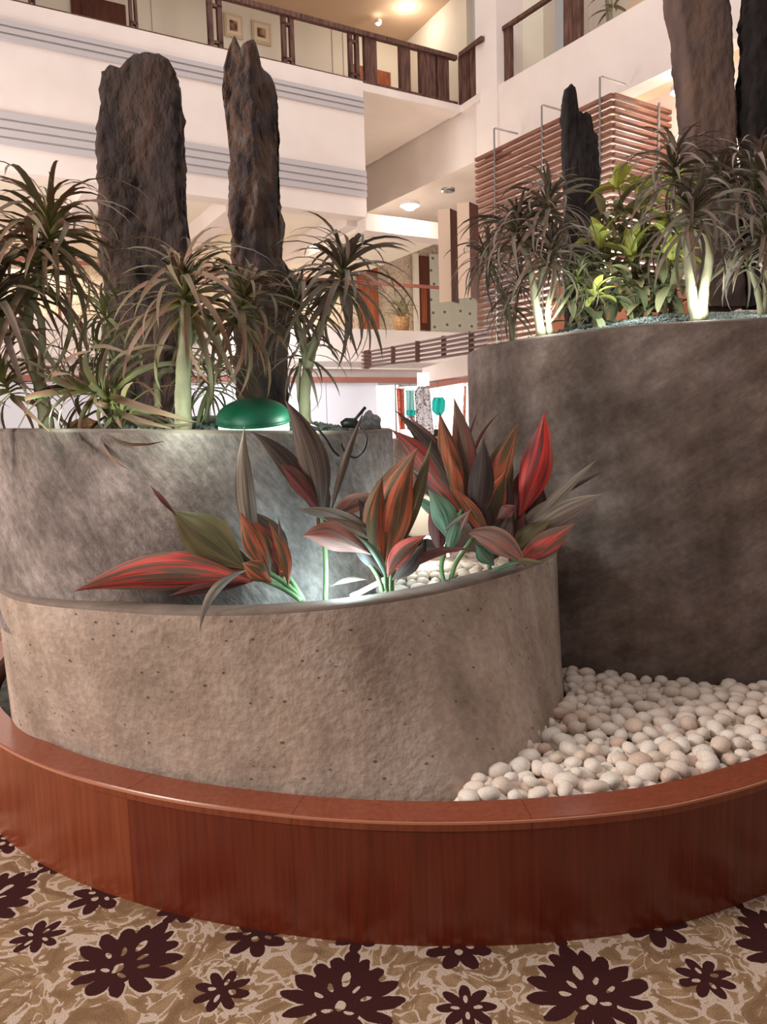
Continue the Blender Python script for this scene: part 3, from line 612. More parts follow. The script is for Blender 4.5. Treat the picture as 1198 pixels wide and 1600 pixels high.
def cloth(name, pts, Y, mat, th=.05):                              # hung cloth with soft folds
    mb = MB(); rows = 10; cols = 8; P = [(a_, b_, c_) for a_, b_, c_ in pts]; vs = []; 
    for side in (0, 1):
        for i in range(rows+1):
            t_ = i/rows; y = P[0][0]+(P[-1][0]-P[0][0])*t_
            xl = lerp_tab([(q[0], q[1]) for q in P], y); xr = lerp_tab([(q[0], q[2]) for q in P], y)
            for j in range(cols+1):
                uu = j/cols; p = at(xl+(xr-xl)*uu, y, Y); edge = math.sin(math.pi*uu)
                vs.append(p+Vector((0, (1 if side else -1)*(th*.5*edge+.004)+.03*math.sin(uu*13+i*.15), 0)))
    n_ = (rows+1)*(cols+1); fs = []
    for i in range(rows):
        for j in range(cols):
            a_ = i*(cols+1)+j; fs.append([a_, a_+cols+1, a_+cols+2, a_+1]); fs.append([n_+a_, n_+a_+1, n_+a_+cols+2, n_+a_+cols+1])
    return mesh(name, vs, fs, mat, None, True)
RY = 11.8; RAILZ = at(650, 599, RY).z
gr_ = empty('garment_rail', (at(634, 640, RY).x, RY, 0)); tag(gr_, 'thin steel garment rail on two posts inside the shop window', 'rail')
xa_, xb_ = at(617, 600, RY).x, at(734, 600, RY).x
MB().tube([(xa_, RY, RAILZ), (xb_, RY, RAILZ)], .012, 8).build('crossbar', M['steel'], gr_)
for x_ in (xa_, xb_): MB().tube([(x_, RY, 0), (x_, RY, RAILZ)], .012, 8).build('post', M['steel'], gr_)
def garment(nm, lab, cat, pts, Y, mat, extra=()):
    rt = empty(nm, at((pts[0][1]+pts[0][2])/2, pts[0][0], Y)); tag(rt, lab, cat, 'garments in the shop window')
    keep(cloth('cloth', pts, Y, mat), rt)
    for (p2, m2) in extra: keep(cloth('lower_cloth', p2, Y, m2), rt)
    x = (pts[0][1]+pts[0][2])/2; h = at(x, pts[0][0], Y)
    MB().tube([h+Vector((-.08, 0, -.02)), h+Vector((0, 0, .05)), h+Vector((.08, 0, -.02))], .006, 5).build('hanger', M['steel'], rt)
    MB().tube([h+Vector((0, 0, .05)), Vector((h.x, RY, max(RAILZ, h.z+.06)))], .005, 5).build('hanger_hook', M['steel'], rt)
garment('red_shawl', 'red patterned shawl hanging in the shop window', 'garment', [(607, 619, 631), (640, 621, 632), (671, 624, 633)], RY, M['cl_red'])
garment('teal_blouse', 'pale teal top with turquoise hem in the shop window', 'garment', [(610, 634, 646), (641, 635, 648)], RY, M['cl_pale'], (([(641, 634, 649), (649, 635, 649)], M['cl_teal']), ([(649, 636, 648), (672, 636, 649)], M['cl_print'])))
garment('printed_dress', 'long black and white printed dress in the shop window', 'garment', [(604, 653, 669), (612, 647, 672), (640, 649, 674), (686, 650, 680)], RY, M['cl_print'])
garment('turquoise_blouse', 'small turquoise blouse in the shop window', 'garment', [(621, 678, 692), (626, 675, 696), (642, 675, 695), (649, 682, 690)], RY, M['cl_teal'])
garment('orange_scarf', 'orange printed scarf at the right end of the shop window', 'garment', [(603, 725, 728), (655, 722, 728), (688, 721, 728)], RY, M['cl_orange'])
bm_ = at(683, 676, 11.4); tag(MB().box((bm_.x, bm_.y, (bm_.z-.1)/2), .12, .1, (bm_.z-.1)/2).build('display_plinth', M['glow_white']), 'white display plinth under the small black bag', 'stand'); rt = empty('black_handbag', bm_-UPZ*.1); tag(rt, 'small black bag standing low in the shop window', 'bag')
MB().prism([bm_+Vector((-.06, -.03, -.1)), bm_+Vector((.06, -.03, -.1)), bm_+Vector((.06, .03, -.1)), bm_+Vector((-.06, .03, -.1))], [bm_+Vector((-.045, -.02, .05)), bm_+Vector((.045, -.02, .05)), bm_+Vector((.045, .02, .05)), bm_+Vector((-.045, .02, .05))]).build('body', M['rubber'], rt)
MB().tube([bm_+Vector((-.03, 0, .05)), bm_+Vector((-.02, 0, .1)), bm_+Vector((.02, 0, .1)), bm_+Vector((.03, 0, .05))], .006, 6).build('handle', M['rubber'], rt)
lp = empty('display_board', at(604, 672, 11.9)); tag(lp, 'tall blank white lit panel at the left of the shop window', 'panel')
pa, pb = at(588, 602, 11.9), at(622, 602, 11.9); z0 = 0; z1 = at(604, 602, 11.9).z; pa.z = pb.z = 0
slab_plane([pa+UPZ*z0, pb+UPZ*z0], [pa+UPZ*z1, pb+UPZ*z1], .06, (0, 1, 0)).build('panel', M['lightbox'], lp)
slab_plane([pa+Vector((-.02, .06, z0)), pb+Vector((.02, .06, z0))], [pa+Vector((-.02, .06, z1)), pb+Vector((.02, .06, z1))], .03, (0, 1, 0)).build('backing_frame', M['fluted'], lp)
tg = at(661, 594, RY); tg.z = RAILZ+.06; tag(MB().box(tg, .09, .014, .1).build('price_sign', M['glow_white']), 'white sign fixed on the garment rail above the printed dress', 'sign')
# ================================================================== KERB
def ringpts(c, r_, z, a0, a1, n): return [Vector((c.x+r_*math.cos(a0+(a1-a0)*i/n), c.y+r_*math.sin(a0+(a1-a0)*i/n), z)) for i in range(n+1)]
H = .384; WK = .12
def kerb_r(th_):                                                   # radius over angle: measured bulge of a hand-made curve
    d = math.degrees(th_) % 360
    tab = [(0, RC), (200, RC+.02), (225, RC+.0), (243, RC-.018), (255, RC-.02), (270, RC+.0), (285, RC+.02), (300, RC+.0), (315, RC-.01), (360, RC)]
    return lerp_tab(tab, d)
def arcwall(a0, a1, r_in, r_out, z0, z1, n, chamf=0):
    vs, fs = [], []
    for i in range(n+1):
        a_ = a0+(a1-a0)*i/n; rk = kerb_r(a_)-RC; u_ = Vector((math.cos(a_), math.sin(a_), 0)); c = Vector((CC.x, CC.y, 0))
        pr = [(r_in, z0), (r_out, z0), (r_out, z1-chamf), (r_out-chamf, z1), (r_in, z1)]
        for r_, z in pr: vs.append(c+u_*(r_+rk)+UPZ*z)
    for i in range(n):
        for k in range(5): kk = (k+1) % 5; b_ = i*5; fs.append([b_+k, b_+5+k, b_+5+kk, b_+kk])
    fs.append([4, 3, 2, 1, 0]); fs.append([n*5+k for k in range(5)])
    return vs, fs
kb = empty('planter_kerb', (CC.x, CC.y, 0)); tag(kb, 'low circular kerb faced in glossy red-brown wood veneer around the planters', 'kerb')
angs = [R(d) for d in list(range(0, 361, 24))]
sp_ = onz(186, 1330, .2); sg = math.degrees(math.atan2(sp_.y-CC.y, sp_.x-CC.x)) % 360
seam = [R(x) for x in (0, 30, 60, 90, 120, 150, 180, 206, sg, 258, 275, 297, 318, 339, 360)]
for i in range(len(seam)-1):
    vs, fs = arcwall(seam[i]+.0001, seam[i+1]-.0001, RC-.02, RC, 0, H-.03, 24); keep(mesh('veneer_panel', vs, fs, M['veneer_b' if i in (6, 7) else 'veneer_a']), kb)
for i in range(len(seam)-1):
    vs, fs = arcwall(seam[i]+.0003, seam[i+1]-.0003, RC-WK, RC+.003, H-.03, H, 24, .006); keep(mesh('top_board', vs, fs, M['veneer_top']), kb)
vs, fs = arcwall(0, 2*math.pi, RC-.004, RC+.004, H-.010, H-.003, 240); keep(mesh('highlight_strip', vs, fs, M['edge_glint']), kb)  # thin strip added to carry the painted edge highlight
vs, fs = arcwall(0, 2*math.pi, RC-WK, RC-.022, 0, H-.031, 96); keep(mesh('core', vs, fs, M['dark_door']), kb)
# ================================================================== PLANTERS
def interp_r(pts, z, c, r_nom):                                     # radii seen in the plan, blended into the nominal circle
    L = []
    for x, y in pts:
        p = onz(x, y, z); L.append((math.atan2(p.y-c.y, p.x-c.x) % (2*math.pi), math.hypot(p.x-c.x, p.y-c.y)))
    return sorted(L)
def planter(name, c, r_, z0, z1, th_, mat, rimmat, label, corr=None, zc=None, fill=None, fillmat=None, n=160, rimh=.0, round_=.012):
    c = Vector((c[0], c[1], 0)); rt = empty(name, (c.x, c.y, z0)); tag(rt, label, 'planter')
    vs, fs = [], []; prof = []
    def rad(a_, t_):
        if not corr: return r_
        sm = lambda fn: sum(fn(a_+R(q)) for q in (-7, -5, -3, -1, 1, 3, 5, 7))/8
        return r_+sm(corr)*t_+(sm(corr_base)-.006)*(1-t_)
    rows = [(0, 0, 0), (0, .04, 0), (0, .25, 0), (0, .5, 0), (0, .75, 0), (0, 1, -round_), (-round_*.3, 1, -round_*.3), (-round_, 1, 0), (-th_+round_, 1, 0), (-th_, 1, -round_), (-th_, 0.6, 0)]
    for i in range(n):
        a_ = 2*math.pi*i/n; u_ = Vector((math.cos(a_), math.sin(a_), 0)); zt_ = z1+(zc(a_) if zc else 0)
        for dr, tt, dz_ in rows:
            vs.append(c+u_*(rad(a_, tt)+dr)+UPZ*(z0+(zt_-z0)*tt+dz_))
    k_ = len(rows)
    wall_f, rim_f = [], []
    for i in range(n):
        j = (i+1) % n
        for k in range(k_-1):
            (rim_f if 5 <= k <= 9 else wall_f).append([i*k_+k, j*k_+k, j*k_+k+1, i*k_+k+1])
    keep(mesh('wall', vs, wall_f, mat, None, True), rt); keep(mesh('rim', vs, rim_f, rimmat, None, True), rt)
    return rt, rad
LC = (-.453, 3.616); LR = 1.25; LZ = .954
rimo = interp_r([(40, 938), (90, 943), (150, 948), (220, 953), (300, 957), (380, 956), (450, 953), (540, 945), (620, 934), (690, 921), (748, 906), (800, 891)], LZ, Vector(LC+(0,)), LR)
def corr_low(a_):
    a_ %= 2*math.pi
    lo, hi = rimo[0][0], rimo[-1][0]
    if lo <= a_ <= hi: return lerp_tab(rimo, a_)-LR
    if a_ < lo: return (rimo[0][1]-LR)*max(0, 1-(lo-a_)/.5)
    return (rimo[-1][1]-LR)*max(0, 1-(a_-hi)/.5)
baso = interp_r([(30, 1148), (117, 1171), (234, 1206), (351, 1226), (468, 1240), (585, 1244), (690, 1243), (745, 1228), (800, 1196), (851, 1158), (873, 1110)], .37, Vector(LC+(0,)), LR)
def corr_base(a_):
    a_ %= 2*math.pi
    lo, hi = baso[0][0], baso[-1][0]
    if lo <= a_ <= hi: return lerp_tab(baso, a_)-LR
    if a_ < lo: return (baso[0][1]-LR)*max(0, 1-(lo-a_)/.5)
    return (baso[-1][1]-LR)*max(0, 1-(a_-hi)/.5)
low, lrad = planter('low_planter', LC, LR, .3, LZ, .11, M['concrete_low'], M['concrete_rim'], 'low wide round planter of pitted beige concrete in front', corr_low)
TC = (-.80, 3.40); TR = .85; TZ = 1.521
def zc_left(a_):                                                    # rim is a little out of level
    u_ = Vector((TC[0]+TR*math.cos(a_), TC[1]+TR*math.sin(a_), 0)); px = 599+F*u_.x/u_.y
    y = lerp_tab([(0, 669), (200, 670), (450, 672.5), (605, 674)], px); d = ray(px, y)
    t_ = u_.y/d.y; z = 1.5+d.z*t_-TZ
    return z if math.sin(a_) < .35 else 0.0
left, _ = planter('left_planter', TC, TR, .79, TZ, .06, M['concrete_left'], M['concrete_rim'], 'tall round grey rendered planter at left with two standing stones', None, lambda a_: max(-.03, min(.03, zc_left(a_)))*max(0, min(1, .4-math.sin(a_)*.8)))
RCc = (1.637, 4.40); RRr = 1.131; RZ = 1.928
right, _ = planter('right_planter', RCc, RRr, .3, RZ, .07, M['concrete_right'], M['concrete_rim'], 'tallest round dark rendered planter at right')
BC = (1.02, 8.0); BR = .91
backp, _ = planter('back_planter', BC, BR, .0, at(680, 684, 7.4).z, .07, M['concrete_right'], M['concrete_rim'], 'dark round planter far behind between the other two')
# fills
def mound(name, c, r_, zf, mat, root, n=26, m_=40):
    vs = [Vector((c[0], c[1], zf(c[0], c[1])))]; fs = []
    for i in range(1, n+1):
        for j in range(m_):
            a_ = 2*math.pi*j/m_; x, y = c[0]+r_*i/n*math.cos(a_), c[1]+r_*i/n*math.sin(a_); vs.append(Vector((x, y, zf(x, y))))
    for j in range(m_): fs.append([0, 1+j, 1+(j+1) % m_])
    for i in range(n-1):
        for j in range(m_): b_ = 1+i*m_; jj = (j+1) % m_; fs.append([b_+j, b_+m_+j, b_+m_+jj, b_+jj])
    return keep(mesh(name, vs, fs, mat, None, True), root)
def zleft(x, y):
    d = math.hypot(x-TC[0], y-TC[1])/.79; return 1.475+.11*(1-d*d)+.015*noise.noise(Vector((x*6, y*6, 0)))
def zright(x, y):
    d = math.hypot(x-RCc[0], y-RCc[1])/1.06; return 1.90+.17*(1-d*d)**1 + .02*noise.noise(Vector((x*5, y*5, 2)))
def zlow(x, y):
    g_ = math.exp(-((x-.22)**2/.13+(y-3.15)**2/.22)); return .80+.10*g_+.02*min(1, max(0, x+.3))
mound('soil_bed', TC, .79, zleft, M['gravel'], left); mound('soil_bed', RCc, 1.06, zright, M['gravel'], right)
mound('soil_bed', LC, 1.13, zlow, M['gravel'], low)
mound('soil_bed', BC, .87, lambda x, y: 1.42, M['gravel'], backp, 4, 24)
# gravel chips lying on the two tall beds (nobody could count them)
random.seed(11)
def chips(name, label, c, r_, zf, n, s0, s1, front=True):
    vs, fs = [], []
    for _ in range(n):
        a_ = random.uniform(math.pi*1.0, math.pi*2) if random.random() < .8 else random.uniform(0, 6.28); q = r_*math.sqrt(random.random()); q = r_*(.35+.65*q/r_)
        x, y = c[0]+q*math.cos(a_), c[1]+q*math.sin(a_); s_ = random.uniform(s0, s1); z = zf(x, y)+s_*.2; b_ = len(vs)
        ax = random.uniform(0, 6.28); el = random.uniform(.5, .9)
        for k in range(4):
            an = ax+k*math.pi/2; vs.append(Vector((x+math.cos(an)*s_*random.uniform(.6, 1.1), y+math.sin(an)*s_*random.uniform(.6, 1.1), z+random.uniform(-.2, .2)*s_)))
        vs.append(Vector((x, y, z+s_*el))); vs.append(Vector((x, y, z-s_*.5)))
        for k in range(4): kk = (k+1) % 4; fs.append([b_+k, b_+kk, b_+4]); fs.append([b_+kk, b_+k, b_+5])
    return tag(mesh(name, vs, fs, M['gravel']), label, 'gravel', kind='stuff')
chips('gravel', 'grey-green gravel chips filling the top of the left planter', TC, .76, zleft, 1600, .008, .02)
chips('gravel', 'grey-green gravel chips filling the top of the right planter', RCc, 1.04, zright, 4200, .008, .018)
# plinth bed between kerb and planters
vs = [Vector((CC.x, CC.y, .30))]; rp = ringpts(CC, RC-WK-.005, .30, 0, 2*math.pi, 96)[:-1]; vs += rp
tag(mesh('bed_base', vs, [[0, 1+i, 1+(i+1) % 96] for i in range(96)], M['gravel']), kind='structure')
# ================================================================== PEBBLES
random.seed(5)
pm = noisemat('pebble', [(.3, S(208, 198, 190)), (.5, S(226, 218, 210)), (.7, S(236, 230, 224))], 9, rough=.45, bump=.05, coord='Object')
t = pm.node_tree; b = t.nodes['Principled BSDF']; oi = t.nodes.new('ShaderNodeObjectInfo'); src = b.inputs['Base Color'].links[0].from_socket
mx = nd(t, 'ShaderNodeMix', data_type='RGBA', blend_type='MULTIPLY'); mx.inputs[0].default_value = 1; t.links.new(src, mx.inputs[6])
t.links.new(ramp(t, oi.outputs['Random'], [(0, S(238, 218, 204)), (.3, S(255, 253, 250)), (.8, S(250, 243, 238)), (1, S(226, 202, 188))]), mx.inputs[7]); t.links.new(mx.outputs[2], b.inputs['Base Color'])
def pebble_mesh(k):
    bm = bmesh.new(); bmesh.ops.create_icosphere(bm, subdivisions=2, radius=1)
    for v in bm.verts:
        q = v.co.copy(); f_ = 1+.13*noise.noise(q*1.1+Vector((k*7.3, 0, 0))); v.co = Vector((q.x*f_, q.y*f_*random.uniform(.99, 1.01), q.z*f_))
    me = bpy.data.meshes.new('pebble'); bm.to_mesh(me); bm.free(); me.materials.append(pm)
    for p in me.polygons: p.use_smooth = True
    return me
PM = [pebble_mesh(k) for k in range(7)]
cand = []
def scatter(inside, x0, x1, y0, y1, sp, zf, size, where):
    g_ = {}; pts = []
    for _ in range(60000):
        x, y = random.uniform(x0, x1), random.uniform(y0, y1)
        if not inside(x, y): continue
        k = (int(x/sp), int(y/sp)); ok = True
        for dx in (-1, 0, 1):
            for dy in (-1, 0, 1):
                for q in g_.get((k[0]+dx, k[1]+dy), ()):
                    if (q[0]-x)**2+(q[1]-y)**2 < sp*sp: ok = False
        if ok: g_.setdefault(k, []).append((x, y)); pts.append((x, y))
    for x, y in pts: cand.append((x, y, zf(x, y)+random.uniform(-.004, .006), random.uniform(.70, 1.18)*size, where))
def in_bed(x, y, mg=.025):
    if math.hypot(x-CC.x, y-CC.y) > RC-WK-mg: return False
    if math.hypot(x-LC[0], y-LC[1]) < LR+mg+.015: return False
    if math.hypot(x-RCc[0], y-RCc[1]) < RRr+mg+.01: return False
    if x < .235 or x > .56*y+.25: return False
    return True
scatter(in_bed, 0, 2.2, 2.1, 4.6, .044, lambda x, y: .338, .037, 'bed')
scatter(lambda x, y: in_bed(x, y, .04), 0, 2.2, 2.1, 4.6, .062, lambda x, y: .366, .036, 'bed')
def in_low(x, y):
    if math.hypot(x-LC[0], y-LC[1]) > 1.10: return False
    if math.hypot(x-TC[0], y-TC[1]) < TR+.03: return False
    return x > -.02 and y < 4.1
scatter(in_low, -.1, .8, 2.4, 4.1, .046, lambda x, y: zlow(x, y)+.012, .032, 'low')
cand.sort(key=lambda q: (q[0]**2+q[1]**2))
inds, rest = cand[:300], cand[300:]
for (x, y, z, s_, wh) in inds:
    o = bpy.data.objects.new('pebble', random.choice(PM)); COL.objects.link(o); o.location = (x, y, z)
    o.scale = (s_*random.uniform(.95, 1.25), s_*random.uniform(.75, .95), s_*random.uniform(.6, .8)); o.rotation_euler = (random.uniform(-.35, .35), random.uniform(-.35, .35), random.uniform(0, 6.28))
    if wh == 'bed': tag(o, 'smooth white pebble in the curved bed between the concrete planters and the wooden kerb', 'pebble', 'white pebbles in the kerb bed')
    else: tag(o, 'smooth white pebble inside the low concrete planter under the red leaves', 'pebble', 'white pebbles in the low planter')
for wh, lab in (('bed', 'smaller distant white pebbles of the kerb bed by the dark right planter'), ('low', 'further white pebbles inside the low planter')):
    vs, fs = [], []
    for (x, y, z, s_, w_) in rest:
        if w_ != wh: continue
        me = random.choice(PM); b_ = len(vs); mt = Matrix.Translation((x, y, z)) @ Matrix.Rotation(random.uniform(0, 6.28), 4, 'Z') @ Matrix.Rotation(random.uniform(-.35, .35), 4, 'X') @ Matrix.Diagonal((s_*1.1, s_*.85, s_*.7, 1))
        vs += [mt @ v.co for v in me.vertices]; fs += [[b_+i for i in p.vertices] for p in me.polygons]
    if vs: tag(mesh('pebble_bed', vs, fs, pm, None, True), lab, 'pebbles', kind='stuff')
# ================================================================== STANDING STONES
def stone(label, Y, ybot, xl, xr, top, depth, mat, seed, ridge=None, rough=.03, zbase=None):
    """xl/xr: tables py -> px of the two edges; top: table u(0..1) -> py of the broken top."""
    rows, cols = 120, 26; vs = []; fs = []
    base = [(i/cols, 0) for i in range(cols)]+[(1, j/5) for j in range(5)]+[(1-i/cols, 1) for i in range(cols)]+[(0, 1-j/5) for j in range(5)]
    k_ = len(base)
    for i in range(rows+1):
        t_ = i/rows
        for (u_, dd) in base:
            yt = lerp_tab(top, u_)+ (6*noise.noise(Vector((u_*9, seed, 0))) if i == rows else 0)+dd*14
            y = ybot+(yt-ybot)*t_
            x = lerp_tab(xl, y)+(lerp_tab(xr, y)-lerp_tab(xl, y))*u_
            p = at(x, y, Y)
            off = (ridge(u_) if ridge else .04*(2*u_-1)**2)*depth*(1 if dd < .5 else -.3)
            cr = .02 if (u_ in (0, 1) and dd in (0, 1)) else 0
            p.y += dd*depth + off*(1-dd)+cr*(1 if dd == 0 else -1)
            q = Vector((p.x*4, p.y*4, p.z*2.2))+Vector((seed*3.1, 0, 0))
            d_ = noise.fractal(q*1.6, 1.0, 2.2, 5)
            nrm = Vector(((u_-.5)*2 if dd in (0, 1) and u_ in (0, 1) else ((1 if u_ == 1 else -1) if 0 < dd < 1 else 0), (-1 if dd == 0 else (1 if dd == 1 else 0)), 0))
            vs.append(p+nrm*rough*(d_*.8+.45*noise.noise(q*7)+.25*noise.noise(q*17)))
    for i in range(rows):
        for j in range(k_): jj = (j+1) % k_; fs.append([i*k_+j, i*k_+jj, (i+1)*k_+jj, (i+1)*k_+j])
    # cap
    c = len(vs); vs.append(sum((vs[rows*k_+j] for j in range(k_)), Vector())/k_)
    for j in range(k_): fs.append([rows*k_+j, rows*k_+(j+1) % k_, c])
    o = mesh('standing_stone', vs, fs, mat, None, False); tag(o, label, 'stone')
    for p in o.data.polygons: p.use_smooth = True
    return o
M['stone_warm'] = noisemat('standing_stone_warm', [(.3, S(84, 68, 64)), (.5, S(108, 88, 82)), (.62, S(124, 98, 86)), (.75, S(120, 110, 106))], 4, detail=12, stretch=(1.2, 1.2, .6), rough=.85, bump=.8, bdist=.02, bscale=26)
M['stone_brown'] = noisemat('standing_stone_brown', [(.3, S(50, 40, 39)), (.5, S(68, 55, 52)), (.62, S(82, 62, 54)), (.75, S(88, 76, 72))], 5, detail=12, stretch=(1.2, 1.2, .6), rough=.85, bump=1, bdist=.03, bscale=24)
stone('broad flat-faced dark standing stone on the left planter', 3.45, 655, [(82, 153), (200, 151), (420, 156), (655, 170)], [(82, 271), (170, 277), (300, 283), (400, 290), (560, 284), (655, 280)],
      [(0, 118), (.04, 107), (.15, 103), (.3, 104), (.36, 97), (.44, 85), (.6, 81), (.7, 83), (.82, 86), (.93, 92), (1, 110)], .16, M['stone_brown'], 1)
stone('narrow ridged standing stone with a notched top beside the broad one', 3.2, 655, [(60, 347), (110, 347), (140, 343), (200, 350), (250, 356), (420, 362), (655, 368)], [(60, 429), (120, 429), (300, 431), (395, 434), (420, 445), (655, 446)],
      [(0, 116), (.07, 100), (.13, 74), (.22, 62), (.27, 64), (.34, 82), (.42, 74), (.5, 67), (.64, 66), (.7, 84), (.74, 103), (.86, 104), (.93, 116), (1, 132)], .17, M['stone_slab'], 2, ridge=lambda u_: 0.0 if u_ < .55 else (u_-.55)*1.1, rough=.03)
stone('slim black standing stone with a stepped top before the slat screen', 5.0, 512, [(135, 884), (220, 884), (330, 886), (500, 888)], [(135, 936), (200, 937), (330, 940), (500, 942)],
      [(0, 138), (.12, 132), (.28, 137), (.32, 150), (.36, 172), (.6, 176), (.74, 177), (.8, 188), (.84, 204), (1, 210)], .14, M['stone_dark'], 3, rough=.02)
stone('tallest thick standing stone on the right planter, running out of the frame', 4.7, 478, [(-60, 1054), (0, 1059), (40, 1068), (100, 1074), (190, 1082), (400, 1090), (478, 1108)], [(-60, 1140), (0, 1143), (60, 1148), (200, 1153), (400, 1162), (478, 1170)],
      [(0, -60), (.4, -80), (1, -50)], .24, M['stone_warm'], 4, rough=.016)
stone('dark standing stone cut off by the right frame edge', 4.6, 476, [(-60, 1177), (0, 1177), (200, 1174), (476, 1182)], [(-60, 1290), (476, 1290)], [(0, -60), (1, -70)], .2, M['stone_dark'], 5)
# grey rock at the right of the left planter
def rock(name, label, c, s_, seed, mat):
    bm = bmesh.new(); bmesh.ops.create_icosphere(bm, subdivisions=4, radius=1)
    for v in bm.verts:
        q = v.co.copy(); d = 1+.35*noise.noise(q*1.2+Vector((seed, 0, 0)))+.15*noise.noise(q*3+Vector((seed, 3, 0))); v.co = Vector((q.x*s_[0], q.y*s_[1], q.z*s_[2]))*d+Vector(c)
    me = bpy.data.meshes.new(name); bm.to_mesh(me); bm.free(); return tag(link(name, me, mat), label, 'rock')
M['rock'] = noisemat('grey_rock', [(.3, S(92, 90, 94)), (.7, S(150, 146, 148))], 12, rough=.85, bump=.7, bdist=.01)
rock('rock', 'rough grey rock at the right edge of the left planter', at(577, 664, 3.3), (.045, .05, .055), 1, M['rock'])
rock('rock', 'flat tan rock lying in the gravel beside the broad standing stone', at(131, 662, 2.85), (.045, .04, .02), 4, M['terracotta'])
# ================================================================== LAMPS IN THE PLANTERS
M['lampbeige'] = plain('lamp_glass_beige', (236, 214, 190), .4, emit=.35, ecol=(240, 214, 186))
def dome(label, px, py, Y, rad, tilt, hgt=.5, dm='lampwhite', zf_=1.5):
    c = at(px, py, Y); rt = empty('floodlight', c); tag(rt, label, 'lamp'); ax = Vector(tilt).normalized()
    pr = [(rad*math.cos(a_), rad*hgt*math.sin(a_)) for a_ in [math.pi/2*k/12 for k in range(13)]]
    MB().lathe(c, pr, 40, ax).build('dome', M['greenlamp'], rt, True)
    MB().lathe(c, [(rad*.99, -.001), (rad*1.02, -.004), (rad*1.02, -.012), (rad*.97, -.012), (rad*.96, -.001)], 40, ax).build('rim_ring', M['greenlamp'], rt, True)
    MB().lathe(c, [(0, -.06), (rad*.7, -.058), (rad*.95, -.045), (rad*.95, -.002), (0, -.002)], 32, ax).build('diffuser', M[dm], rt, True)
    MB().tube([c+Vector((0, .03 if zf_ > 1 else .1, -.03)), Vector((c.x, c.y+(.03 if zf_ > 1 else .1), zf_))], .02, 8).build('stake', M['rubber'], rt)
    return c, ax
c1, ax1 = dome('green domed floodlight with glowing underside on the left planter rim', 396, 654, 2.82, .135, (0, -.2, 1), .55)
c2, ax2 = dome('green domed floodlight half hidden by leaves in the low planter', 660, 800, 3.55, .13, (-.1, .75, .6), .5, 'lampbeige', .8)

def tube(label, a_, b_, r_=.008):
    rt = empty('light_tube', a_); tag(rt, label, 'lamp'); MB().tube([a_, b_], r_, 8).build('glowing_tube', M['tube'], rt, True)
    d = (b_-a_).normalized(); MB().tube([a_-d*.02, a_+d*.005], r_*1.3, 8).build('end_cap', M['fluted'], rt, True); MB().tube([b_-d*.005, b_+d*.02], r_*1.3, 8).build('end_cap', M['fluted'], rt, True)
tube('short glowing light tube behind the rim of the low planter', at(556, 929, 2.62), at(602, 905, 2.70), .009)
rt = empty('light_tube', at(660, 842, 3.2)); tag(rt, 'curved glowing light rope at the back of the white pebbles', 'lamp')
MB().tube(catmull([at(640, 858, 3.1), at(655, 842, 3.2), at(672, 840, 3.25), at(692, 852, 3.15), at(700, 868, 3.05)], 4), .006, 8).build('glowing_tube', M['tube'], rt, True)
CG = (.78, 1.0, .9)
lamp('POINT', 'bed_glow', at(545, 925, 2.56), 8, (.62, .92, 1.0), .06); lamp('POINT', 'bed_glow', at(660, 815, 3.15), 3.2, (.85, 1, 1.0), .05)
lamp('POINT', 'bed_glow', at(900, 800, 3.25), .5, (.75, .95, 1.0), .04)
for x, y, Y, e in ((100, 655, 2.66, 1.2), (300, 658, 2.56, 2.6), (490, 658, 2.85, 2.0), (225, 655, 2.72, 1.6), (400, 690, 3.1, 0)):
    if e: lamp('POINT', 'uplight_glow', at(x, y, Y)+Vector((0, -.1, .02)), e, (.78, 1, .86), .03)
for x, y, Y, e in ((850, 506, 3.72, 3), (1090, 478, 3.42, 4), (975, 478, 3.8, 3), (1190, 466, 3.6, 2)): lamp('POINT', 'uplight_glow', at(x, y, Y)+Vector((0, -.06, .03)), e, (.86, 1, .94), .03)
# clip lamp and cables on the edge of the left planter
cl = empty('clip_lamp', at(548, 664, 2.95)); tag(cl, 'small black clip lamp with a thin arm on the left planter edge', 'lamp')
MB().tube([at(533, 664, 2.95), at(541, 661, 2.95), at(552, 661, 2.95), at(561, 664, 2.95)], [.012, .02, .02, .012], 10).build('body', M['rubber'], cl, True)
MB().tube([at(551, 660, 2.95), at(571, 636, 2.95)], .006, 6).build('arm', M['rubber'], cl, True)
tag(MB().tube(catmull([at(476, 664, 2.8), at(492, 667, 2.7), at(508, 684, 2.68), at(520, 703, 2.68), at(530, 713, 2.68)], 5), .0045, 6).build('power_cable', M['rubber'], None, True), 'black cable hanging over the left planter rim beside the tall stem', 'cable')
tag(MB().tube(catmull([at(560, 664, 2.9), at(572, 678, 2.75), at(570, 700, 2.72), at(556, 715, 2.72), at(540, 707, 2.72), at(532, 692, 2.72)], 5), .004, 6).build('power_cable', M['rubber'], None, True), 'black cable looping below the clip lamp', 'cable')
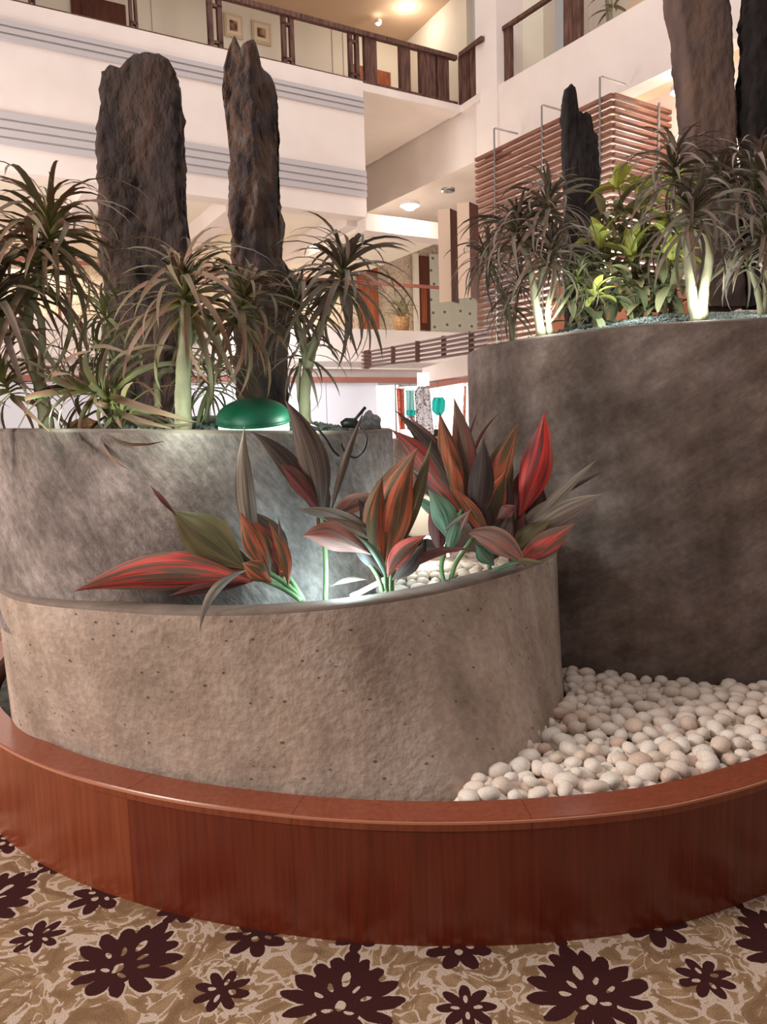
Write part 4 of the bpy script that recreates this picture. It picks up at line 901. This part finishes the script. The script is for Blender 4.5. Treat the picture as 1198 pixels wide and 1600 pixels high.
# ================================================================== TI PLANTS (every leaf from the photograph)
def leaf3(a, b, width, bow, mat, twist=0, fold=.30, n=16, name='leaf', prof=None):
    """a lanceolate leaf from point a to point b; bow: vector added to the middle; twist turns the blade about its length."""
    a, b = Vector(a), Vector(b); ctrl = (a+b)/2+Vector(bow)*2; P = bez(a, ctrl, b, n); vs, fs, uv = [], [], []
    for i, p in enumerate(P):
        t_ = i/n; tg_ = (P[min(i+1, n)]-P[max(i-1, 0)]).normalized(); view = (p-EYE).normalized()
        sd = tg_.cross(view).normalized(); nn = sd.cross(tg_).normalized()
        tw = R(twist)*(.4+.6*t_); sd2 = sd*math.cos(tw)+nn*math.sin(tw); nn2 = -sd*math.sin(tw)+nn*math.cos(tw)
        pf = (prof(t_) if prof else (.08+.92*math.sin(math.pi/2*min(1, t_/.46))**1.25 if t_ < .46 else max(0.0, math.cos((t_-.46)/.54*math.pi/2))**1.2+.01))
        w_ = width*.46*pf
        for k in (-1, -.5, 0, .5, 1):
            wav = .10*math.sin(t_*8+k*4+a.x*40)*w_
            vs.append(p+sd2*w_*k+nn2*(fold*w_*abs(k)*1.3+wav)); uv.append((k*.5+.5, t_))
    for i in range(n):
        for k in range(4): q = i*5+k; fs.append([q, q+1, q+6, q+5])
    return mesh(name, vs, fs, mat, None, True, uv)
def ti_plant(label, base, stem_pts, leaves, mat='green'):
    rt = empty('ti_plant', base); tag(rt, label, 'plant', 'ti plants in the low planter')
    for st in stem_pts:
        MB().tube(catmull([at(*p[:3]) for p in st], 4), [p for p in [.009]*((len(st)-1)*4+1)], 8).build('stem', M['stemgreen'], rt, True)
    for (x0, y0, Y0, x1, y1, Y1, wpx, bx, bz, mt, tw) in leaves:
        a_, b_ = at(x0, y0, Y0), at(x1, y1, Y1); s_ = (Y0+Y1)/2/F
        keep(leaf3(a_, b_, wpx*s_, Vector((bx*s_, -.01, bz*s_)), LM[mt], tw), rt)
    return rt
M['stemgreen'] = noisemat('green_stem', [(.3, S(92, 128, 84)), (.7, S(136, 164, 110))], 20, stretch=(1, 1, .3), rough=.5, bump=.2)
ti_plant('ti plant leaning left over the rim with a long red striped leaf', at(472, 934, 2.55), [[(474, 938, 2.56), (450, 915, 2.54), (420, 895, 2.52), (400, 885, 2.5)], [(474, 938, 2.57), (455, 908, 2.55), (440, 890, 2.54)], [(470, 938, 2.55), (440, 918, 2.53), (405, 903, 2.5)]], [
 (392, 908, 2.52, 116, 924, 2.47, 66, 0, 22, 'red', 12), (398, 900, 2.54, 150, 902, 2.52, 46, 0, 24, 'red', -20),
 (384, 888, 2.53, 268, 798, 2.52, 80, -4, 4, 'olive', 8), (276, 806, 2.515, 233, 757, 2.50, 9, 0, 2, 'maroon', 0),
 (392, 876, 2.55, 300, 850, 2.56, 40, 0, 0, 'olive', 30),
 (404, 876, 2.52, 382, 664, 2.48, 34, -10, 0, 'grey', 10), (398, 840, 2.515, 378, 738, 2.51, 16, -3, 0, 'orange', 30),
 (422, 898, 2.50, 374, 800, 2.50, 48, 4, 3, 'orange', -10), (432, 905, 2.54, 382, 795, 2.54, 60, 14, 6, 'dark', 0),
 (450, 915, 2.52, 419, 815, 2.52, 24, 8, 2, 'orange', 10), (440, 908, 2.54, 395, 812, 2.53, 30, 14, 0, 'red', 15), (436, 880, 2.53, 434, 806, 2.52, 9, 4, 0, 'dark', 0),
 (424, 910, 2.49, 378, 880, 2.48, 38, -2, 4, 'orange', 20), (410, 903, 2.53, 262, 932, 2.50, 26, 0, 4, 'maroon', 10),
 (388, 890, 2.46, 312, 988, 2.30, 17, -14, 16, 'grey', 10)])
ti_plant('ti plant of dark upright leaves before the left planter wall', at(508, 934, 2.62), [[(508, 940, 2.62), (509, 900, 2.62), (508, 865, 2.62), (503, 800, 2.62)]], [
 (502, 812, 2.62, 444, 624, 2.55, 52, 14, 6, 'dark', 12), (494, 806, 2.61, 392, 674, 2.57, 36, 10, 14, 'black', -12), (500, 800, 2.60, 432, 720, 2.58, 30, 0, 8, 'maroon', 10),
 (516, 806, 2.62, 569, 640, 2.60, 13, -4, 0, 'dark', 0), (508, 820, 2.63, 505, 736, 2.63, 22, 0, 0, 'olive', 0),
 (580, 866, 2.58, 472, 838, 2.52, 52, -4, 14, 'pink', 20), (592, 838, 2.60, 458, 796, 2.52, 30, 0, 8, 'grey', 40), (584, 846, 2.58, 490, 800, 2.55, 24, 0, 8, 'grey', -20),
 (516, 808, 2.64, 592, 772, 2.66, 34, 0, 6, 'pink', 20), (510, 792, 2.66, 508, 762, 2.66, 18, 0, 0, 'bright', 0), (528, 850, 2.62, 496, 790, 2.62, 44, 0, 0, 'black', 20),
 (560, 862, 2.62, 524, 818, 2.60, 40, 0, 0, 'maroon', 10), (517, 916, 2.60, 574, 906, 2.58, 9, 0, 6, 'grey', 0)])
ti_plant('ti plant with a broad orange and green upright leaf, centre of the low planter', at(604, 922, 2.62), [[(604, 926, 2.62), (603, 905, 2.62), (600, 885, 2.62)], [(612, 924, 2.64), (612, 905, 2.64), (618, 880, 2.64)], [(598, 924, 2.6), (590, 900, 2.6), (578, 880, 2.6)]], [
 (604, 896, 2.60, 652, 700, 2.56, 84, -24, 0, 'orange', 8), (600, 896, 2.58, 598, 745, 2.56, 38, -8, 0, 'orange', -25), (624, 862, 2.62, 674, 688, 2.58, 22, 2, 0, 'olive', 10),
 (606, 902, 2.57, 668, 836, 2.54, 34, -10, 8, 'red', 10), (612, 906, 2.60, 660, 848, 2.58, 30, 4, -2, 'black', 30),
 (598, 902, 2.60, 540, 824, 2.58, 44, 6, 4, 'black', 10), (602, 908, 2.57, 552, 834, 2.53, 14, 12, 4, 'green', 10),
 (618, 910, 2.60, 742, 858, 2.56, 17, -12, 18, 'maroon', 20), (590, 880, 2.63, 548, 800, 2.63, 40, 0, 4, 'dark', 0), (604, 884, 2.64, 560, 780, 2.64, 34, 0, 4, 'black', 0)])
ti_plant('largest ti plant, thick sheaf of red, orange and dark leaves at the right', at(696, 905, 2.95), [[(694, 915, 2.8), (690, 880, 2.85), (705, 835, 2.9), (725, 790, 2.95)], [(765, 890, 2.9), (762, 860, 2.92), (770, 820, 2.95)], [(702, 915, 2.82), (712, 880, 2.86), (740, 840, 2.92)], [(800, 885, 3.0), (800, 850, 3.0), (815, 815, 3.02)]], [
 (724, 806, 2.95, 611, 671, 2.86, 46, 4, 10, 'red', 10), (722, 812, 2.98, 630, 700, 2.95, 50, 0, 4, 'maroon', 15), (722, 796, 2.93, 616, 640, 2.88, 30, 10, 8, 'dark', -15), (716, 770, 2.94, 640, 652, 2.92, 26, 6, 4, 'pink', 5),
 (728, 800, 2.92, 686, 642, 2.88, 38, -4, 0, 'orange', 8), (734, 788, 2.94, 709, 621, 2.90, 40, 4, 0, 'pink', -8), (726, 795, 2.90, 700, 700, 2.88, 24, -4, 0, 'orange', 20),
 (728, 770, 3.0, 748, 638, 3.0, 6, -10, 0, 'maroon', 0), (732, 775, 2.98, 784, 642, 2.98, 6, -16, 10, 'maroon', 0),
 (742, 826, 2.88, 755, 684, 2.84, 44, 2, 0, 'black', 6), (744, 830, 2.94, 728, 720, 2.94, 40, 0, 0, 'maroon', 0),
 (756, 820, 2.95, 810, 660, 2.98, 46, -8, 4, 'orange', 10), (748, 840, 2.92, 790, 735, 2.92, 46, 0, 0, 'orange', -10), (770, 800, 3.02, 792, 684, 3.06, 44, 0, 0, 'olive', 0),
 (812, 806, 2.96, 850, 644, 2.94, 54, 6, 0, 'bright', 8), (806, 812, 3.0, 842, 700, 3.02, 46, 0, 0, 'maroon', 0), (816, 830, 3.0, 842, 750, 3.0, 44, 4, 0, 'black', 10),
 (806, 845, 2.94, 932, 718, 2.98, 20, 0, 6, 'grey', 20), (802, 838, 2.96, 872, 776, 2.96, 20, 0, 6, 'grey', 0), (812, 842, 2.92, 942, 772, 2.94, 40, 0, 8, 'grey', 15), (848, 790, 2.98, 944, 736, 3.02, 9, 0, 4, 'dark', 0),
 (804, 884, 2.86, 898, 818, 2.84, 44, 0, 4, 'red', 20), (794, 868, 2.90, 862, 812, 2.9, 44, 0, 2, 'olive', 0), (796, 880, 2.93, 820, 800, 2.93, 40, 0, 0, 'maroon', 0),
 (728, 832, 2.84, 822, 886, 2.78, 46, 6, 14, 'pink', 15), (768, 850, 2.86, 706, 760, 2.86, 26, 0, 4, 'orange', 10), (792, 878, 2.80, 852, 880, 2.76, 12, 0, 3, 'olive', 20), (768, 894, 2.78, 814, 878, 2.76, 11, 0, 2, 'green', 10),
 (704, 850, 2.84, 668, 764, 2.82, 44, 6, 4, 'green', 10), (700, 862, 2.82, 716, 806, 2.82, 26, 0, 0, 'green', 0), (690, 870, 2.86, 672, 782, 2.88, 28, 0, 0, 'maroon', 10),
 (716, 836, 2.83, 736, 792, 2.78, 6, 0, 0, 'pink', 0), (690, 832, 2.83, 738, 796, 2.80, 8, 0, 2, 'grey', 0), (760, 852, 2.9, 742, 764, 2.9, 44, 0, 0, 'black', 0), (776, 812, 2.88, 806, 790, 2.86, 24, 0, 3, 'maroon', 10), (762, 880, 2.88, 800, 800, 2.9, 40, 0, 0, 'dark', 10),
 (772, 884, 2.87, 742, 850, 2.85, 30, 0, 0, 'green', 0), (720, 800, 2.99, 690, 730, 2.99, 50, 0, 0, 'black', 0), (700, 830, 3.0, 640, 775, 3.0, 18, 0, 10, 'green', 10), (716, 820, 3.02, 650, 690, 3.02, 40, 0, 0, 'black', 0), (706, 780, 2.98, 600, 706, 2.96, 9, 0, 6, 'grey', 0),
 (770, 840, 3.0, 790, 730, 3.02, 50, 0, 0, 'dark', 0), (792, 840, 3.02, 816, 730, 3.05, 44, 0, 0, 'olive', 0), (735, 790, 3.03, 735, 690, 3.03, 40, 0, 0, 'orange', 0)])
# ================================================================== DRACAENAS
def dset(mat, L, Wd):
    out = {}
    for e in (85, 65, 45, 25, 5, -20):
        out[e] = [blade_mesh('leaf', LM[mat], L*f_, Wd*g_, d_, elev=e, n=8) for f_, g_, d_ in ((1, 1, 95+max(0, e)*.5), (.82, .9, 70+max(0, e)*.4), (1.12, .95, 120))]
    return out
DS = {k: dset(k, 1.0, .070) for k in ('drac', 'drac_dark', 'drac_green')}
def crown(rt, p, axis, L, n, kind, rnd, spread=None):
    """a rosette: inner leaves stand along the axis, outer ones arch over; axis turns the whole head."""
    q = Vector((0, 0, 1)).rotation_difference(Vector(axis).normalized()); es = (85, 65, 45, 25, 5, -20)
    n = int(n*1.2)
    for k in range(n):
        f_ = k/n; e = es[min(5, int(f_*6))]; me = rnd.choice(DS[kind][e])
        o = bpy.data.objects.new('leaf', me); COL.objects.link(o)
        s_ = L*1.16*rnd.uniform(.8, 1.12)*(.72 if f_ < .16 else 1); az = k*2.39996+rnd.uniform(-.3, .3)
        o.matrix_world = Matrix.Translation(Vector(p)-q @ Vector((0, 0, f_*L*.32))) @ q.to_matrix().to_4x4() @ Matrix.Rotation(az, 4, 'Z') @ Matrix.Rotation(rnd.uniform(-.14, .14), 4, 'Y') @ Matrix.Rotation(rnd.uniform(-.5, .5), 4, 'X') @ Matrix.Scale(s_, 4)
        o.parent = rt; o.matrix_parent_inverse = Matrix.Translation(-Vector(rt.location))
def dracaena(label, base, stems, crowns, group, seed, barkm='bark'):
    rnd = random.Random(seed); rt = empty('dracaena', at(*base)); tag(rt, label, 'plant', group)
    for pts, r0, r1 in stems:
        P = catmull([at(*p) for p in pts], 5); k_ = len(P); MB().tube(P, [r0+(r1-r0)*i/(k_-1)+.0015*math.sin(i*2.1) for i in range(k_)], 10).build('stem', M[barkm], rt, True)
    for (x, y, Y, axis, L, n, kind) in crowns: crown(rt, at(x, y, Y), axis, L, n, kind, rnd)
    return rt
GL = 'dracaenas on the left planter'; GR = 'dracaenas on the right planter'
dracaena('tall bronze dracaena at the left frame edge with two heads', (74, 668, 2.75), [([(74, 674, 2.75), (62, 600, 2.75), (40, 540, 2.75), (48, 470, 2.75), (60, 420, 2.75)], .026, .014), ([(62, 600, 2.75), (66, 520, 2.7), (55, 480, 2.7), (18, 430, 2.7)], .012, .012)],
    [(78, 345, 2.75, (.15, 0, 1), .33, 62, 'drac'), (62, 400, 2.75, (.2, -.1, 1), .36, 44, 'drac'), (-12, 440, 2.65, (-.1, -.2, 1), .34, 50, 'drac_dark'), (0, 580, 2.7, (-.2, -.1, .7), .30, 40, 'drac')], GL, 1)
dracaena('dracaena lying sideways with a bent white stem before the broad stone', (245, 645, 2.85), [([(270, 578, 2.88), (252, 582, 2.88), (245, 600, 2.86), (246, 636, 2.85), (238, 643, 2.83), (205, 637, 2.8), (170, 628, 2.76)], .011, .014)],
    [(128, 606, 2.72, (-1, -.15, .28), .34, 44, 'drac'), (168, 624, 2.74, (-.8, -.1, .7), .3, 24, 'drac')], GL, 2)
dracaena('bronze dracaena with a red-tinged head in front of the broad stone', (286, 668, 2.62), [([(287, 674, 2.64), (286, 600, 2.64), (290, 520, 2.64), (288, 470, 2.64)], .03, .02), ([(292, 540, 2.7), (330, 500, 2.75), (365, 490, 2.78)], .014, .012)],
    [(288, 438, 2.62, (0, -.35, 1), .31, 66, 'drac'), (378, 462, 2.78, (.3, -.2, 1), .30, 60, 'drac')], GL, 3)
dracaena('dracaena with two green-stemmed heads right of the narrow stone', (476, 666, 2.95), [([(478, 672, 2.95), (476, 620, 2.95), (484, 560, 2.95), (505, 500, 2.95), (528, 450, 2.95)], .024, .015), ([(480, 600, 2.95), (474, 540, 2.95), (462, 490, 2.95)], .014, .01), ([(478, 674, 2.95), (466, 610, 2.97), (470, 560, 2.97)], .008, .007)],
    [(536, 412, 2.95, (.15, 0, 1), .30, 66, 'drac_dark'), (462, 462, 2.95, (-.1, 0, 1), .26, 44, 'drac_dark'), (478, 545, 2.97, (.2, 0, 1), .2, 20, 'drac_dark')], GL, 4, 'bark')
dracaena('small yellow-green dracaena just left of the broad stone', (165, 655, 3.2), [([(165, 660, 3.2), (160, 580, 3.2), (162, 510, 3.2)], .01, .008)], [(163, 480, 3.2, (-.1, 0, 1), .22, 34, 'drac_green'), (158, 548, 3.2, (-.2, 0, 1), .18, 24, 'drac_green')], GL, 5)
dracaena('short green dracaena low between the two standing stones', (322, 655, 3.0), [([(322, 662, 3.0), (326, 610, 3.0)], .012, .01)], [(328, 590, 2.98, (.2, -.2, 1), .2, 36, 'drac_green'), (345, 560, 3.05, (.1, 0, 1), .2, 26, 'drac')], GL, 6)
dracaena('bushy three-headed dracaena with pale twin stems at the left of the right planter', (850, 520, 3.75), [([(846, 526, 3.75), (838, 480, 3.75), (828, 420, 3.75), (815, 370, 3.75)], .024, .013), ([(859, 524, 3.75), (856, 480, 3.75), (866, 430, 3.75), (860, 350, 3.75)], .016, .012), ([(838, 480, 3.8), (850, 400, 3.8)], .012, .01)],
    [(858, 310, 3.75, (.1, 0, 1), .29, 60, 'drac_dark'), (806, 350, 3.75, (-.2, 0, 1), .28, 56, 'drac_dark'), (862, 385, 3.7, (.1, -.2, 1), .27, 50, 'drac_dark'), (905, 425, 3.75, (.3, -.2, 1), .2, 26, 'drac_green')], GR, 7)
dracaena('small loose dracaena at the far left edge of the right planter', (800, 528, 3.95), [([(800, 534, 3.95), (795, 490, 3.95), (778, 440, 3.95), (765, 410, 3.95)], .013, .009), ([(800, 532, 3.95), (806, 480, 3.95), (812, 440, 3.95)], .009, .008)],
    [(760, 392, 3.95, (-.2, 0, 1), .23, 40, 'drac_dark'), (812, 435, 3.95, (.2, 0, 1), .2, 26, 'drac_dark'), (790, 470, 3.95, (-.2, -.2, 1), .2, 30, 'drac_dark')], GR, 8, 'bark_dark')
dracaena('dracaena with a forked white trunk before the tallest stone', (1090, 496, 3.45), [([(1090, 502, 3.45), (1082, 470, 3.45), (1076, 420, 3.45), (1068, 350, 3.45)], .028, .014), ([(1096, 500, 3.45), (1100, 450, 3.45), (1108, 400, 3.45), (1092, 350, 3.45)], .026, .014), ([(1100, 445, 3.45), (1130, 418, 3.5), (1155, 400, 3.5)], .009, .008)],
    [(1083, 322, 3.42, (0, -.2, 1), .30, 60, 'drac_dark'), (1052, 250, 3.5, (-.1, 0, 1), .28, 56, 'drac_dark'), (1125, 270, 3.6, (.1, 0, 1), .27, 40, 'drac_dark')], GR, 9)
dracaena('dracaena cut by the right frame edge beside the black stone', (1190, 486, 3.5), [([(1190, 492, 3.5), (1182, 450, 3.5), (1172, 420, 3.5)], .016, .01), ([(1192, 490, 3.5), (1198, 420, 3.5), (1192, 330, 3.5), (1188, 240, 3.5)], .016, .01)],
    [(1186, 262, 3.5, (0, 0, 1), .29, 56, 'drac_dark'), (1196, 350, 3.45, (.1, -.1, 1), .28, 50, 'drac_dark'), (1168, 400, 3.5, (.1, 0, 1), .2, 24, 'drac_dark')], GR, 10)
# crotons
def croton(label, base, heads, seed):
    rnd = random.Random(seed); b0 = at(*base); rt = empty('croton_shrub', b0); tag(rt, label, 'plant', 'croton shrubs on the right planter')
    mprof = lambda q: math.sin(math.pi*min(1, q*.92+.05))**.8
    Y_ = [blade_mesh('leaf', LM['croton'], .12, .05, 50, elev=e, n=6, prof=mprof) for e in (70, 40, 10)]; G_ = [blade_mesh('leaf', LM['croton_g'], .14, .04, 60, elev=e, n=6, prof=mprof) for e in (40, 10, -20)]
    for (x, y, Y, s_, kk) in heads:
        p = at(x, y, Y); MB().tube([b0-UPZ*.03, (b0+p)/2+Vector((rnd.uniform(-.04, .04), 0, 0)), p], [.007, .005, .004], 6).build('stem', M['bark_dark'], rt, True)
        for k in range(18 if kk else 14):
            me = rnd.choice(Y_) if (kk and k < 9) else rnd.choice(G_)
            o = bpy.data.objects.new('leaf', me); COL.objects.link(o)
            o.matrix_world = Matrix.Translation(p-UPZ*(.012*k if k > 8 else .004*k)) @ Matrix.Rotation(k*2.4+rnd.uniform(-.3, .3), 4, 'Z') @ Matrix.Rotation(rnd.uniform(-.3, .3), 4, 'Y') @ Matrix.Scale(1.25*s_*rnd.uniform(.8, 1.15), 4)
            keep2(o, rt)
def keep2(o, rt): o.parent = rt; o.matrix_parent_inverse = Matrix.Translation(-Vector(rt.location))
croton('yellow-green croton directly right of the slim black stone', (945, 492, 4.0), [(938, 378, 4.0, 1.25, 1), (942, 330, 4.1, .9, 0), (930, 455, 3.9, .8, 1), (960, 430, 4.0, 1.1, 0), (950, 405, 4.0, 1, 0)], 1)
croton('yellow-green croton in the middle of the right planter', (1002, 482, 4.0), [(985, 400, 4.0, 1.25, 1), (965, 290, 4.2, 1.1, 1), (1003, 305, 4.2, 1.15, 1), (1010, 430, 4.0, 1.1, 0), (990, 440, 4.0, 1, 0), (995, 350, 4.2, 1, 0)], 2)
croton('yellow-green croton left of the forked white trunk', (1040, 480, 3.95), [(1050, 398, 3.9, 1.2, 1), (1046, 300, 4.0, 1.1, 1), (1035, 345, 4.0, 1, 1), (1030, 430, 4.0, 1.1, 0), (1012, 370, 4.1, 1.1, 0), (1055, 430, 4.0, .9, 0)], 3)
croton('small croton with orange-brown twigs behind the left dracaena, right planter', (905, 500, 4.1), [(915, 440, 4.1, .9, 0), (890, 470, 4.0, .8, 0), (925, 410, 4.1, .9, 0)], 4)
